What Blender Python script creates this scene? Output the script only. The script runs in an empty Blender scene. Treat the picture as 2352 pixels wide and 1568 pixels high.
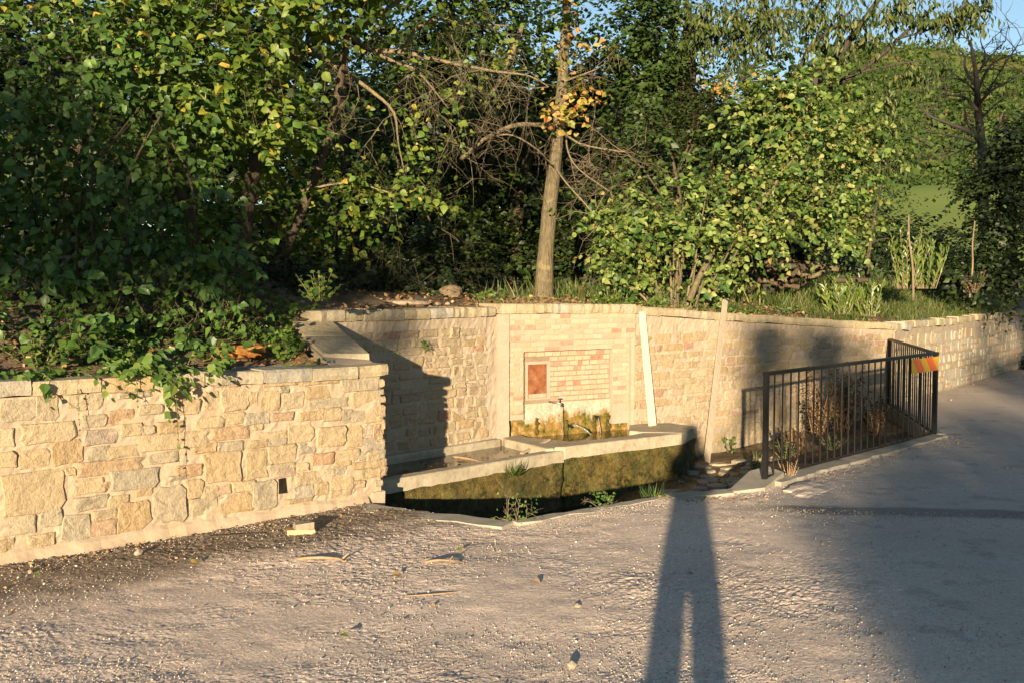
import bpy, bmesh, math, random
import numpy as np
from mathutils import Vector, Matrix, noise as mnoise

scene = bpy.context.scene
C = scene.collection
R = random.Random(7)
NR = np.random.default_rng(7)
PI = math.pi

# ------------------------------------------------------------------ camera, sky, sun, exposure
cam_d = bpy.data.cameras.new('camera')
cam = bpy.data.objects.new('camera', cam_d)
C.objects.link(cam)
CAM_H, PITCH, FPX = 1.6, math.atan(129 / 2450.0), 2450.0
cam.location = (0, 0, CAM_H)
cam.rotation_euler = (PI / 2 - PITCH, 0, 0)
cam_d.sensor_width = 36.0
cam_d.lens = 36.0 * FPX / 2352.0
cam_d.clip_start = 0.05
cam_d.clip_end = 3000
scene.camera = cam

SUN_EL = math.radians(7.6)
SUN_AZ = math.radians(9.6)            # light travels forward and a little to the right
S2 = (math.sin(SUN_AZ), math.cos(SUN_AZ))
world = bpy.data.worlds.new('World')
scene.world = world
world.use_nodes = True
wn = world.node_tree.nodes
wl = world.node_tree.links
sky = wn.new('ShaderNodeTexSky')
sky.sky_type = 'NISHITA'
sky.sun_disc = False
sky.sun_elevation = SUN_EL
sky.sun_rotation = PI + SUN_AZ
sky.altitude = 900
sky.air_density = 1.0
sky.dust_density = 0.1
sky.ozone_density = 1.6
wl.new(sky.outputs[0], wn['Background'].inputs[0])
wn['Background'].inputs[1].default_value = 0.066

sun_d = bpy.data.lights.new('sun', 'SUN')
sun_d.energy = 4.9
sun_d.angle = math.radians(0.5)
sun_d.color = (1.0, 0.81, 0.555)
sun = bpy.data.objects.new('sun', sun_d)
C.objects.link(sun)
sun.rotation_euler = Vector((S2[0] * math.cos(SUN_EL), S2[1] * math.cos(SUN_EL), -math.sin(SUN_EL))).to_track_quat('-Z', 'Y').to_euler()
sun.location = (-5, -30, 12)

vs = scene.view_settings
vs.view_transform = 'Standard'
vs.look = 'None'
vs.gamma = 1
vs.use_curve_mapping = False
vs.exposure = 1.6
scene.cycles.max_bounces = 6
scene.cycles.diffuse_bounces = 2
scene.cycles.glossy_bounces = 3
scene.cycles.transmission_bounces = 4
scene.cycles.caustics_reflective = False
scene.cycles.caustics_refractive = False

# ------------------------------------------------------------------ measuring helpers (survey of the photograph, 2352 px wide)
def ray(u, v):
    x = (u - 1176) / FPX
    y = (784 - v) / FPX
    return Vector((x, math.cos(PITCH) + y * math.sin(PITCH), -math.sin(PITCH) + y * math.cos(PITCH)))
def Z(u, v, z=0.0):
    d = ray(u, v)
    return Vector((0, 0, CAM_H)) + d * ((z - CAM_H) / d.z)
def at(u, v, Y):
    d = ray(u, v)
    return Vector((0, 0, CAM_H)) + d * (Y / d.y)
def on_plane(u, v, P, D):
    """distance along the wall line P + s*D (D unit, horizontal) and height z of the point seen at u, v"""
    d = ray(u, v)
    n = Vector((D[1], -D[0], 0))
    t = (Vector((P[0], P[1], 0)) - Vector((0, 0, CAM_H))).dot(n) / d.dot(n)
    p = Vector((0, 0, CAM_H)) + d * t
    return (p.x - P[0]) * D[0] + (p.y - P[1]) * D[1], p.z
def fbm(x, y, z=0.0, s=1.0, o=3):
    return mnoise.fractal(Vector((x * s, y * s, z * s)), 0.6, 2.1, o)

# ------------------------------------------------------------------ objects
def wloc(o):
    p = Vector((0, 0, 0))
    while o is not None:
        p = p + Vector(o.location)
        o = o.parent
    return p
def thing(name, label, cat, loc=(0, 0, 0), group=None):
    o = bpy.data.objects.new(name, None)
    o.empty_display_size = 0.1
    C.objects.link(o)
    o.location = loc
    o['label'] = label
    o['category'] = cat
    if group:
        o['group'] = group
    return o
def tag(o, label=None, cat=None, group=None, kind=None):
    if label: o['label'] = label
    if cat: o['category'] = cat
    if group: o['group'] = group
    if kind: o['kind'] = kind
    return o
def mk(name, verts, faces, mat, parent=None, smooth=False, loc=None, rnd=None):
    """mesh object from WORLD coordinates; origin goes to loc or the parent's origin"""
    off = Vector(loc) if loc is not None else (wloc(parent) if parent else Vector((0, 0, 0)))
    V = np.asarray(verts, dtype=np.float64).reshape(-1, 3) - np.array(off)
    me = bpy.data.meshes.new(name)
    if isinstance(faces, np.ndarray):
        k = faces.shape[1]
        me.vertices.add(len(V))
        me.vertices.foreach_set('co', V.astype(np.float32).ravel())
        me.loops.add(faces.size)
        me.loops.foreach_set('vertex_index', faces.astype(np.int32).ravel())
        me.polygons.add(len(faces))
        me.polygons.foreach_set('loop_start', np.arange(0, faces.size, k, dtype=np.int32))
        me.polygons.foreach_set('loop_total', np.full(len(faces), k, dtype=np.int32))
        me.update(calc_edges=True)
    else:
        me.from_pydata([tuple(v) for v in V], [], faces)
    if smooth:
        me.polygons.foreach_set('use_smooth', [True] * len(me.polygons))
    if rnd is not None:
        a = me.attributes.new('rnd', 'FLOAT', 'POINT')
        a.data.foreach_set('value', np.asarray(rnd, dtype=np.float32))
    me.materials.append(mat)
    o = bpy.data.objects.new(name, me)
    C.objects.link(o)
    if parent is not None:
        o.parent = parent
        o.location = off - wloc(parent)
    else:
        o.location = off
    return o
def put(name, me, parent, loc, rot=None, scale=None):
    """another object on shared mesh data, at a world location"""
    o = bpy.data.objects.new(name, me)
    C.objects.link(o)
    o.location = Vector(loc) - (wloc(parent) if parent else Vector((0, 0, 0)))
    if rot is not None:
        o.rotation_mode = 'QUATERNION'
        o.rotation_quaternion = rot
    if scale is not None:
        o.scale = scale
    if parent is not None:
        o.parent = parent
    return o

class MB:
    def __init__(s):
        s.v, s.f, s.r = [], [], []
    def add(s, vs, fs, r=0.5):
        b = len(s.v)
        s.v += [tuple(v) for v in vs]
        s.f += [tuple(i + b for i in f) for f in fs]
        s.r += [r] * len(vs)
    def box(s, c, ax, ay, az, r=0.5, jit=0.0):
        c, ax, ay, az = Vector(c), Vector(ax), Vector(ay), Vector(az)
        vs = []
        for k in (-1, 1):
            for j in (-1, 1):
                for i in (-1, 1):
                    q = c + ax * i + ay * j + az * k
                    if jit:
                        q = q + Vector((R.uniform(-jit, jit), R.uniform(-jit, jit), R.uniform(-jit, jit)))
                    vs.append(q)
        s.add(vs, [(0, 2, 3, 1), (4, 5, 7, 6), (0, 1, 5, 4), (2, 6, 7, 3), (0, 4, 6, 2), (1, 3, 7, 5)], r)
    def tube(s, pts, rad, n=6, r=0.5, cap=True, wob=0.0):
        pts = [Vector(p) for p in pts]
        if not hasattr(rad, '__len__'):
            rad = [rad] * len(pts)
        t0 = (pts[1] - pts[0]).normalized()
        up = Vector((0, 0, 1)) if abs(t0.z) < 0.9 else Vector((1, 0, 0))
        a = t0.cross(up).normalized()
        vs = []
        for i, p in enumerate(pts):
            t = (pts[min(i + 1, len(pts) - 1)] - pts[max(i - 1, 0)])
            t = t.normalized() if t.length > 1e-9 else t0
            a = (a - t * a.dot(t))
            a = a.normalized() if a.length > 1e-6 else t.orthogonal().normalized()
            b = t.cross(a)
            for k in range(n):
                w = 1 + (R.uniform(-wob, wob) if wob else 0)
                vs.append(p + (a * math.cos(2 * PI * k / n) + b * math.sin(2 * PI * k / n)) * rad[i] * w)
        fs = []
        for i in range(len(pts) - 1):
            for k in range(n):
                k2 = (k + 1) % n
                fs.append((i * n + k, i * n + k2, (i + 1) * n + k2, (i + 1) * n + k))
        if cap:
            fs.append(tuple(range(n - 1, -1, -1)))
            m = (len(pts) - 1) * n
            fs.append(tuple(m + k for k in range(n)))
        s.add(vs, fs, r)
    def prism(s, poly, z0, z1, r=0.5):
        n = len(poly)
        f0 = (lambda i: z0[i]) if hasattr(z0, '__len__') else (lambda i: z0)
        f1 = (lambda i: z1[i]) if hasattr(z1, '__len__') else (lambda i: z1)
        vs = [(p[0], p[1], f0(i)) for i, p in enumerate(poly)] + [(p[0], p[1], f1(i)) for i, p in enumerate(poly)]
        fs = [tuple(range(n - 1, -1, -1)), tuple(range(n, 2 * n))]
        fs += [(i, (i + 1) % n, n + (i + 1) % n, n + i) for i in range(n)]
        s.add(vs, fs, r)
    def build(s, name, mat, parent=None, smooth=False, loc=None, rnd=False):
        o = mk(name, s.v, s.f, mat, parent, smooth, loc, s.r if rnd else None)
        if name == 'twig':
            o['kind'] = 'stuff'
        return o

# ------------------------------------------------------------------ materials
class NT:
    def __init__(s, name):
        s.m = bpy.data.materials.new(name)
        s.m.use_nodes = True
        s.n = s.m.node_tree.nodes
        s.l = s.m.node_tree.links
        s.b = s.n['Principled BSDF']
        s.pos = s.n.new('ShaderNodeNewGeometry').outputs['Position']
    def node(s, t, **kw):
        n = s.n.new(t)
        for k, v in kw.items():
            setattr(n, k, v)
        return n
    def set(s, inp, v):
        if hasattr(v, 'links') or isinstance(v, bpy.types.NodeSocket):
            s.l.new(v, inp)
        else:
            if isinstance(v, tuple) and len(v) == 3 and inp.type == 'RGBA':
                v = (*v, 1)
            inp.default_value = v
    def noise(s, scale, detail=4, rough=0.6, vec=None, dist=0.0):
        n = s.node('ShaderNodeTexNoise')
        n.inputs['Scale'].default_value = scale
        n.inputs['Detail'].default_value = detail
        n.inputs['Roughness'].default_value = rough
        n.inputs['Distortion'].default_value = dist
        s.l.new(vec if vec is not None else s.pos, n.inputs['Vector'])
        return n.outputs['Fac']
    def voro(s, scale, vec=None, feature='F1'):
        n = s.node('ShaderNodeTexVoronoi', feature=feature)
        n.inputs['Scale'].default_value = scale
        s.l.new(vec if vec is not None else s.pos, n.inputs['Vector'])
        return n
    def stretch(s, sc):
        n = s.node('ShaderNodeMapping')
        n.inputs['Scale'].default_value = sc
        s.l.new(s.pos, n.inputs['Vector'])
        return n.outputs[0]
    def ramp(s, fac, stops, interp='LINEAR'):
        n = s.node('ShaderNodeValToRGB')
        n.color_ramp.interpolation = interp
        e = n.color_ramp.elements
        while len(e) < len(stops):
            e.new(0.5)
        for i, (p, c) in enumerate(stops):
            e[i].position = p
            e[i].color = (*c, 1) if len(c) == 3 else c
        s.l.new(fac, n.inputs[0])
        return n.outputs[0]
    def val(s, fac, a, b, lo=0.0, hi=1.0):
        n = s.node('ShaderNodeMapRange')
        n.inputs['From Min'].default_value = a
        n.inputs['From Max'].default_value = b
        n.inputs['To Min'].default_value = lo
        n.inputs['To Max'].default_value = hi
        s.l.new(fac, n.inputs['Value'])
        return n.outputs[0]
    def mix(s, fac, a, b, blend='MIX'):
        n = s.node('ShaderNodeMix', data_type='RGBA', blend_type=blend)
        s.set(n.inputs[0], fac)
        s.set(n.inputs[6], a)
        s.set(n.inputs[7], b)
        return n.outputs[2]
    def math(s, op, a, b=0.0, clamp=False):
        n = s.node('ShaderNodeMath', operation=op, use_clamp=clamp)
        s.set(n.inputs[0], a)
        s.set(n.inputs[1], b)
        return n.outputs[0]
    def xyz(s):
        n = s.node('ShaderNodeSeparateXYZ')
        s.l.new(s.pos, n.inputs[0])
        return n.outputs
    def objrand(s):
        return s.node('ShaderNodeObjectInfo').outputs['Random']
    def attr(s, name):
        n = s.node('ShaderNodeAttribute')
        n.attribute_name = name
        return n.outputs['Fac']
    def bump(s, h, strength=0.5, dist=0.01, prev=None):
        n = s.node('ShaderNodeBump')
        n.inputs['Strength'].default_value = strength
        n.inputs['Distance'].default_value = dist
        s.l.new(h, n.inputs['Height'])
        if prev is not None:
            s.l.new(prev, n.inputs['Normal'])
        return n.outputs[0]
    def done(s, col, rough=0.8, spec=0.3, normal=None, metal=0.0):
        s.set(s.b.inputs['Base Color'], col)
        s.set(s.b.inputs['Roughness'], rough)
        s.set(s.b.inputs['Specular IOR Level'], spec)
        s.set(s.b.inputs['Metallic'], metal)
        if normal is not None:
            s.l.new(normal, s.b.inputs['Normal'])
        return s.m

def simple(name, c1, c2, scale=8, rough=0.8, spec=0.25, bscale=60, bstr=0.3, bdist=0.004, metal=0.0, vary=0.0):
    t = NT(name)
    col = t.ramp(t.noise(scale), [(0.3, c1), (0.7, c2)])
    if vary:
        col = t.mix(vary, col, t.ramp(t.objrand(), [(0, tuple(x * 0.5 for x in c1)), (1, tuple(min(1, x * 1.5) for x in c2))]))
    return t.done(col, rough, spec, t.bump(t.noise(bscale, 4), bstr, bdist), metal)

def stone_mat(name, stops, bstr=0.7, stain=0.35):
    t = NT(name)
    base = t.ramp(t.objrand(), stops)
    n1 = t.noise(9, 5, 0.65)
    n2 = t.noise(45, 4, 0.7)
    col = t.mix(t.val(n1, 0.45, 0.75, 0, stain), base, (0.20, 0.15, 0.09), 'MIX')
    col = t.mix(t.val(n2, 0.35, 0.75, 0, 0.35), col, (0.55, 0.46, 0.32))
    col = t.mix(t.val(t.voro(70).outputs['Distance'], 0.0, 0.25, 0.35, 0), col, (0.10, 0.085, 0.06))
    h = t.math('ADD', t.noise(22, 6, 0.65), t.math('MULTIPLY', t.noise(110, 3, 0.6), 0.35))
    chips = t.node('ShaderNodeTexVoronoi', feature='SMOOTH_F1')
    chips.inputs['Scale'].default_value = 17
    t.l.new(t.pos, chips.inputs['Vector'])
    nb = t.bump(t.math('ADD', t.math('MULTIPLY', chips.outputs['Distance'], 0.5), t.noise(7, 4, 0.6)), 0.5, 0.022)
    return t.done(col, 0.9, 0.15, t.bump(h, bstr, 0.02, nb))

ST_WARM = [(0.0, (0.257, 0.187, 0.098)), (0.18, (0.288, 0.217, 0.129)), (0.34, (0.250, 0.164, 0.076)), (0.5, (0.295, 0.232, 0.144)),
           (0.66, (0.219, 0.187, 0.136)), (0.80, (0.273, 0.202, 0.114)), (0.92, (0.265, 0.150, 0.083)), (1.0, (0.219, 0.202, 0.167))]
ST_PALE = [(0.0, (0.288, 0.217, 0.129)), (0.25, (0.265, 0.195, 0.110)), (0.5, (0.311, 0.247, 0.159)), (0.7, (0.265, 0.179, 0.087)),
           (0.86, (0.273, 0.217, 0.151)), (0.95, (0.265, 0.157, 0.098)), (1.0, (0.242, 0.120, 0.083))]
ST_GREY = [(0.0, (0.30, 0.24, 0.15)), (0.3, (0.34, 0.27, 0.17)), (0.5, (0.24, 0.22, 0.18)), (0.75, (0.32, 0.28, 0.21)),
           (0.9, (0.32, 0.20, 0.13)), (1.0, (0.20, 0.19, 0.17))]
M = {}
M['stone'] = stone_mat('warm sandstone', ST_WARM)
M['stone_pale'] = stone_mat('pale sandstone', ST_PALE)
M['stone_grey'] = stone_mat('weathered sandstone', ST_GREY)
M['cap'] = stone_mat('cap sandstone', [(0, (0.27, 0.215, 0.125)), (0.4, (0.31, 0.25, 0.15)), (0.7, (0.26, 0.22, 0.15)), (0.9, (0.25, 0.235, 0.205)), (1, (0.32, 0.22, 0.10))], 0.6)

def mortar(name, c1, c2, zdirt=None):
    t = NT(name)
    col = t.ramp(t.noise(5, 5), [(0.3, c1), (0.7, c2)])
    col = t.mix(t.val(t.noise(40, 4, 0.7), 0.4, 0.75, 0, 0.45), col, tuple(x * 0.62 for x in c1))
    if zdirt:
        col = t.mix(t.math('MULTIPLY', t.val(t.xyz()[2], zdirt[0], zdirt[1], 0.75, 0.0), t.val(t.noise(7, 5), 0.3, 0.6)), col, zdirt[2])
    h = t.math('ADD', t.noise(18, 5, 0.6), t.math('MULTIPLY', t.noise(150, 3), 0.5))
    return t.done(col, 0.92, 0.12, t.bump(h, 0.5, 0.008))
M['mortar'] = mortar('lime mortar', (0.334, 0.251, 0.171), (0.387, 0.305, 0.214))
M['mortar_pale'] = mortar('pale lime mortar', (0.326, 0.251, 0.176), (0.378, 0.305, 0.225), (-0.2, 0.12, (0.141, 0.116, 0.068)))
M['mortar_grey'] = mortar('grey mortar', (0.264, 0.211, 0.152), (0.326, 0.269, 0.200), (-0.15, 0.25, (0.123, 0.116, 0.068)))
M['render'] = mortar('smooth render', (0.302, 0.241, 0.175), (0.338, 0.277, 0.212))
M['joint'] = mortar('brick joint mortar', (0.19, 0.135, 0.085), (0.27, 0.20, 0.135))
M['joint_pale'] = mortar('pale brick joint mortar', (0.317, 0.243, 0.176), (0.370, 0.296, 0.225))

# fountain mortar: mossy and dripping low down
t = NT('fountain plaster')
col = t.ramp(t.noise(6, 5), [(0.3, (0.33, 0.245, 0.155)), (0.7, (0.42, 0.33, 0.225))])
zz = t.xyz()[2]
zn = t.math('ADD', t.math('ADD', zz, t.math('MULTIPLY', t.math('SUBTRACT', t.noise(6, 6, 0.7), 0.5), 0.42)), t.math('MULTIPLY', t.math('SUBTRACT', t.noise(1.0, 4, 0.65, t.stretch((14, 14, 1.2))), 0.5), 0.34))
col = t.mix(t.val(zn, 0.52, 0.32, 0, 0.6), col, t.ramp(t.noise(30, 3), [(0.35, (0.24, 0.21, 0.165)), (0.65, (0.50, 0.44, 0.36))]))
moss = t.ramp(t.noise(13, 5, 0.7), [(0.36, (0.04, 0.05, 0.008)), (0.46, (0.14, 0.105, 0.02)), (0.55, (0.22, 0.12, 0.035)), (0.66, (0.34, 0.24, 0.10))])
col = t.mix(t.val(zn, 0.30, 0.22, 0, 1), col, moss)
M['plaster'] = t.done(col, t.val(zn, 0.4, 0.3, 0.9, 0.35), 0.3, t.bump(t.math('ADD', t.noise(25, 5), t.noise(90, 4)), 0.6, 0.012))

t = NT('fired brick')
base = t.ramp(t.objrand(), [(0.0, (0.326, 0.222, 0.147)), (0.2, (0.349, 0.264, 0.180)), (0.42, (0.357, 0.288, 0.196)), (0.6, (0.349, 0.214, 0.143)), (0.8, (0.365, 0.305, 0.220)), (0.93, (0.326, 0.173, 0.114)), (1.0, (0.310, 0.124, 0.082))])
col = t.mix(t.val(t.noise(28, 5), 0.4, 0.7, 0, 0.45), base, (0.357, 0.297, 0.196))
zn = t.math('ADD', t.xyz()[2], t.math('MULTIPLY', t.math('SUBTRACT', t.noise(5, 6, 0.65), 0.5), 0.3))
col = t.mix(t.val(zn, 0.40, 0.28, 0, 0.85), col, (0.101, 0.082, 0.033))
M['brick'] = t.done(col, 0.9, 0.15, t.bump(t.noise(60, 5), 0.6, 0.008))

# trough faces: moss, algae and rust coloured deposits
t = NT('mossy wet face')
n1 = t.noise(7, 6, 0.7)
n2 = t.noise(28, 5, 0.7)
col = t.ramp(t.math('ADD', t.math('MULTIPLY', n1, 0.6), t.math('MULTIPLY', n2, 0.4)),
             [(0.36, (0.017, 0.016, 0.004)), (0.43, (0.057, 0.060, 0.009)), (0.48, (0.126, 0.085, 0.021)), (0.52, (0.097, 0.103, 0.015)), (0.57, (0.194, 0.137, 0.041)), (0.61, (0.137, 0.130, 0.028)), (0.68, (0.274, 0.246, 0.130))])
col = t.mix(t.val(t.noise(2.3, 4, 0.6), 0.42, 0.58, 0, 0.8), col, t.mix(1.0, col, (1.04, 0.84, 0.70), 'MULTIPLY'))
col = t.mix(t.val(t.noise(3.1, 4, 0.6, t.stretch((1.3, 0.7, 1.0))), 0.52, 0.64, 0, 0.7), col, t.mix(1.0, col, (0.353, 0.570, 0.380), 'MULTIPLY'))
nst = t.noise(1.0, 4, 0.6, t.stretch((16, 16, 1.6)))
col = t.mix(t.val(nst, 0.54, 0.66, 0, 0.7), col, (0.037, 0.048, 0.009))
wh = t.noise(60, 3, 0.6)
col = t.mix(t.val(wh, 0.66, 0.72, 0, 0.8), col, (0.286, 0.287, 0.192))
M['moss_face'] = t.done(col, 0.6, 0.35, t.bump(t.math('ADD', t.noise(20, 6, 0.7), t.noise(80, 4, 0.7)), 1.0, 0.03))

t = NT('weathered concrete')
col = t.ramp(t.noise(5, 6, 0.65), [(0.3, (0.240, 0.198, 0.131)), (0.5, (0.336, 0.284, 0.200)), (0.7, (0.400, 0.340, 0.239))])
col = t.mix(t.val(t.noise(26, 5, 0.7), 0.5, 0.75, 0, 0.6), col, (0.136, 0.111, 0.069))
M['concrete'] = t.done(col, 0.85, 0.2, t.bump(t.math('ADD', t.noise(30, 5), t.noise(140, 3)), 0.5, 0.008))
M['kerb'] = simple('kerb concrete', (0.238, 0.212, 0.170), (0.357, 0.315, 0.246), 6, 0.9, 0.15, 90, 0.6, 0.008)

# road: worn chip-and-tar surface with dusty sand and dark humus by the wall
PL0, PL1 = Z(0, 1295), Z(838, 1158)
DL = Vector((PL1.x - PL0.x, PL1.y - PL0.y, 0)).normalized()
NL = Vector((DL.y, -DL.x, 0))
t = NT('gravelly road')
x, y, z = t.xyz()
base = t.ramp(t.noise(1.3, 5, 0.6), [(0.3, (0.62, 0.465, 0.345)), (0.7, (0.78, 0.60, 0.465))])
chip = t.voro(85)
chipc = t.node('ShaderNodeSeparateColor')
t.l.new(chip.outputs['Color'], chipc.inputs[0])
col = t.mix(t.val(chip.outputs['Distance'], 0.25, 0.55, 0, 0.3), base, (0.32, 0.26, 0.21))
col = t.mix(t.val(chipc.outputs[0], 0.80, 0.92, 0, 0.75), col, (0.72, 0.64, 0.53))
col = t.mix(t.val(chipc.outputs[1], 0.0, 0.22, 0.5, 0), col, (0.29, 0.245, 0.205))
# humus strip along the wall foot
dist = t.math('ADD', t.math('MULTIPLY', t.math('SUBTRACT', x, PL0.x), NL.x), t.math('MULTIPLY', t.math('SUBTRACT', y, PL0.y), NL.y))
dn = t.math('ADD', dist, t.math('MULTIPLY', t.math('SUBTRACT', t.noise(2.2, 5, 0.65), 0.5), 1.1))
soil = t.math('MULTIPLY', t.val(dn, 1.15, 0.6, 0, 0.92), t.val(x, 0.35, -0.25, 0, 1))
soilc = t.ramp(t.noise(60, 4, 0.7), [(0.35, (0.085, 0.062, 0.042)), (0.6, (0.20, 0.155, 0.108)), (0.74, (0.42, 0.34, 0.25))])
col = t.mix(soil, col, soilc)
# old tar seam across the road on the right
seam0, seam1 = Z(1760, 1166), Z(2352, 1182)
sd = Vector((seam1.x - seam0.x, seam1.y - seam0.y, 0)).normalized()
sx = t.math('ADD', t.math('MULTIPLY', t.math('SUBTRACT', x, seam0.x), -sd.y), t.math('MULTIPLY', t.math('SUBTRACT', y, seam0.y), sd.x))
sxx = t.math('ABSOLUTE', t.math('ADD', sx, t.math('MULTIPLY', t.math('SUBTRACT', t.noise(1.5, 4), 0.5), 0.35)))
seam = t.math('MULTIPLY', t.val(sxx, 0.16, 0.09, 0, 0.8), t.val(x, 1.5, 2.1, 0, 1))
col = t.mix(seam, col, t.ramp(t.noise(70, 3), [(0.4, (0.035, 0.033, 0.032)), (0.7, (0.16, 0.14, 0.12))]))
# smoother grey patch to the right, dusty pale streak left
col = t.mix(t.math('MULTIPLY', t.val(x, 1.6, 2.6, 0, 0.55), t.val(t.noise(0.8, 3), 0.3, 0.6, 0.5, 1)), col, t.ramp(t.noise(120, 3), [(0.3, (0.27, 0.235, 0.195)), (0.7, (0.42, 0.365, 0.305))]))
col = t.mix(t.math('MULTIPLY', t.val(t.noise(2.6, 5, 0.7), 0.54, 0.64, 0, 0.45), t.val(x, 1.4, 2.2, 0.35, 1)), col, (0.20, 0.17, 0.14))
h = t.math('ADD', t.math('MULTIPLY', t.noise(150, 4, 0.65), 0.6), t.math('MULTIPLY', t.math('SUBTRACT', 1.0, chip.outputs['Distance']), 0.35))
nb = t.bump(t.noise(16, 5, 0.7), 0.7, 0.03)
M['road'] = t.done(col, 0.93, 0.15, t.bump(h, 0.5, 0.008))

M['soil'] = simple('dry bank soil', (0.10, 0.07, 0.045), (0.23, 0.165, 0.105), 5, 0.95, 0.1, 40, 0.8, 0.03)
t = NT('channel bed')
x, y, z = t.xyz()
n1 = t.noise(6, 6, 0.7)
col = t.ramp(n1, [(0.3, (0.035, 0.026, 0.013)), (0.5, (0.085, 0.055, 0.025)), (0.62, (0.14, 0.085, 0.035)), (0.75, (0.22, 0.16, 0.09))])
M['bed'] = t.done(col, t.val(t.noise(4, 3), 0.4, 0.6, 0.25, 0.8), 0.4, t.bump(t.noise(30, 6, 0.7), 0.8, 0.02))
M['flag'] = stone_mat('wet paving stone', [(0, (0.22, 0.19, 0.14)), (0.5, (0.30, 0.25, 0.17)), (1, (0.20, 0.18, 0.15))], 0.5)

def water_mat(name, c1, c2, rough=0.04, scale=3.0, wave=9):
    t = NT(name)
    col = t.ramp(t.noise(scale, 5, 0.6), [(0.35, c1), (0.65, c2)])
    return t.done(col, rough, 0.5, t.bump(t.noise(wave, 2), 0.12, 0.01))
M['water_lower'] = water_mat('murky basin water', (0.022, 0.014, 0.006), (0.085, 0.055, 0.026))
M['water_upper'] = water_mat('green basin water', (0.03, 0.028, 0.006), (0.08, 0.065, 0.015), 0.05, 4, 25)
M['water_pool'] = water_mat('dark channel water', (0.010, 0.009, 0.005), (0.03, 0.022, 0.01), 0.03)
t = NT('falling water')
t.b.inputs['Transmission Weight'].default_value = 0.9
M['jet'] = t.done((0.95, 0.96, 0.97), 0.08, 0.5, t.bump(t.noise(60, 3), 0.5, 0.01))
t.b.inputs['IOR'].default_value = 1.33

M['black_metal'] = simple('black painted iron', (0.007, 0.007, 0.007), (0.014, 0.013, 0.012), 20, 0.42, 0.3, 120, 0.15, 0.002)
t = NT('rusty steel')
rc = t.ramp(t.noise(14, 6, 0.7), [(0.3, (0.083, 0.025, 0.010)), (0.5, (0.187, 0.065, 0.025)), (0.68, (0.231, 0.100, 0.045)), (0.76, (0.330, 0.250, 0.190))])
M['rust'] = t.done(rc, 0.75, 0.3, t.bump(t.noise(60, 4), 0.4, 0.004))
M['brass'] = simple('dull tap metal', (0.12, 0.10, 0.08), (0.28, 0.25, 0.2), 30, 0.4, 0.5, 90, 0.2, 0.002, 0.7)
t = NT('weathered board')
wv = t.noise(1.0, 5, 0.6, t.stretch((60, 60, 3)))
M['board'] = t.done(t.ramp(wv, [(0.3, (0.25, 0.195, 0.14)), (0.7, (0.36, 0.295, 0.215))]), 0.85, 0.2, t.bump(wv, 0.4, 0.004))
t = NT('pale board')
wv = t.noise(1.0, 5, 0.6, t.stretch((50, 50, 2)))
M['board_pale'] = t.done(t.ramp(wv, [(0.3, (0.541, 0.456, 0.304)), (0.7, (0.607, 0.528, 0.372))]), 0.7, 0.25, t.bump(wv, 0.2, 0.002))
M['yellow'] = simple('reflective yellow', (0.74, 0.40, 0.01), (0.82, 0.48, 0.015), 25, 0.3, 0.5, 200, 0.1, 0.001)
M['orange'] = simple('fluorescent orange', (0.95, 0.13, 0.03), (0.97, 0.17, 0.04), 20, 0.35, 0.5, 200, 0.1, 0.001)
M['log'] = simple('orange cut wood', (0.12, 0.045, 0.012), (0.46, 0.20, 0.045), 16, 0.8, 0.2, 70, 0.6, 0.01)
M['stick'] = simple('bare stick', (0.216, 0.140, 0.075), (0.331, 0.231, 0.136), 30, 0.85, 0.2, 120, 0.4, 0.003)
M['straw'] = simple('old brick rubble', (0.42, 0.22, 0.11), (0.52, 0.34, 0.2), 20, 0.9, 0.2, 90, 0.5, 0.006)
M['rubble'] = simple('pale rubble', (0.216, 0.171, 0.116), (0.302, 0.248, 0.180), 20, 0.9, 0.2, 90, 0.6, 0.008)
M['hole'] = simple('hole shade and spout black', (0.01, 0.009, 0.007), (0.02, 0.017, 0.012), 20, 0.95, 0.05)  # black stands in for the unlit inside of the hole; also the dark spouts

def bark(name, c1, c2, lichen=None, amount=0.0):
    t = NT(name)
    n = t.noise(1.0, 6, 0.65, t.stretch((40, 40, 9)))
    col = t.ramp(n, [(0.3, c1), (0.7, c2)])
    if lichen:
        col = t.mix(t.val(t.noise(9, 5, 0.65), 0.60 - amount, 0.72 - amount, 0, 0.85), col, lichen)
    return t.done(col, 0.92, 0.12, t.bump(n, 1.0, 0.03, t.bump(t.noise(14, 4), 0.6, 0.03)))
M['bark'] = bark('ochre bark', (0.075, 0.06, 0.035), (0.17, 0.138, 0.082), (0.20, 0.165, 0.085), 0.05)
M['bark_lichen'] = bark('lichen bark', (0.13, 0.10, 0.06), (0.22, 0.18, 0.12), (0.27, 0.19, 0.06), 0.06)
M['bark_dark'] = bark('dark bark', (0.045, 0.035, 0.025), (0.11, 0.085, 0.055))
M['bark_grey'] = bark('grey bark', (0.035, 0.03, 0.026), (0.08, 0.068, 0.056))
M['twig'] = bark('pale twig', (0.15, 0.115, 0.075), (0.24, 0.185, 0.12))
M['twig_mid'] = bark('olive twig', (0.10, 0.085, 0.055), (0.18, 0.15, 0.095))
M['twig_dark'] = bark('brown twig', (0.06, 0.042, 0.028), (0.12, 0.085, 0.055))

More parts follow.
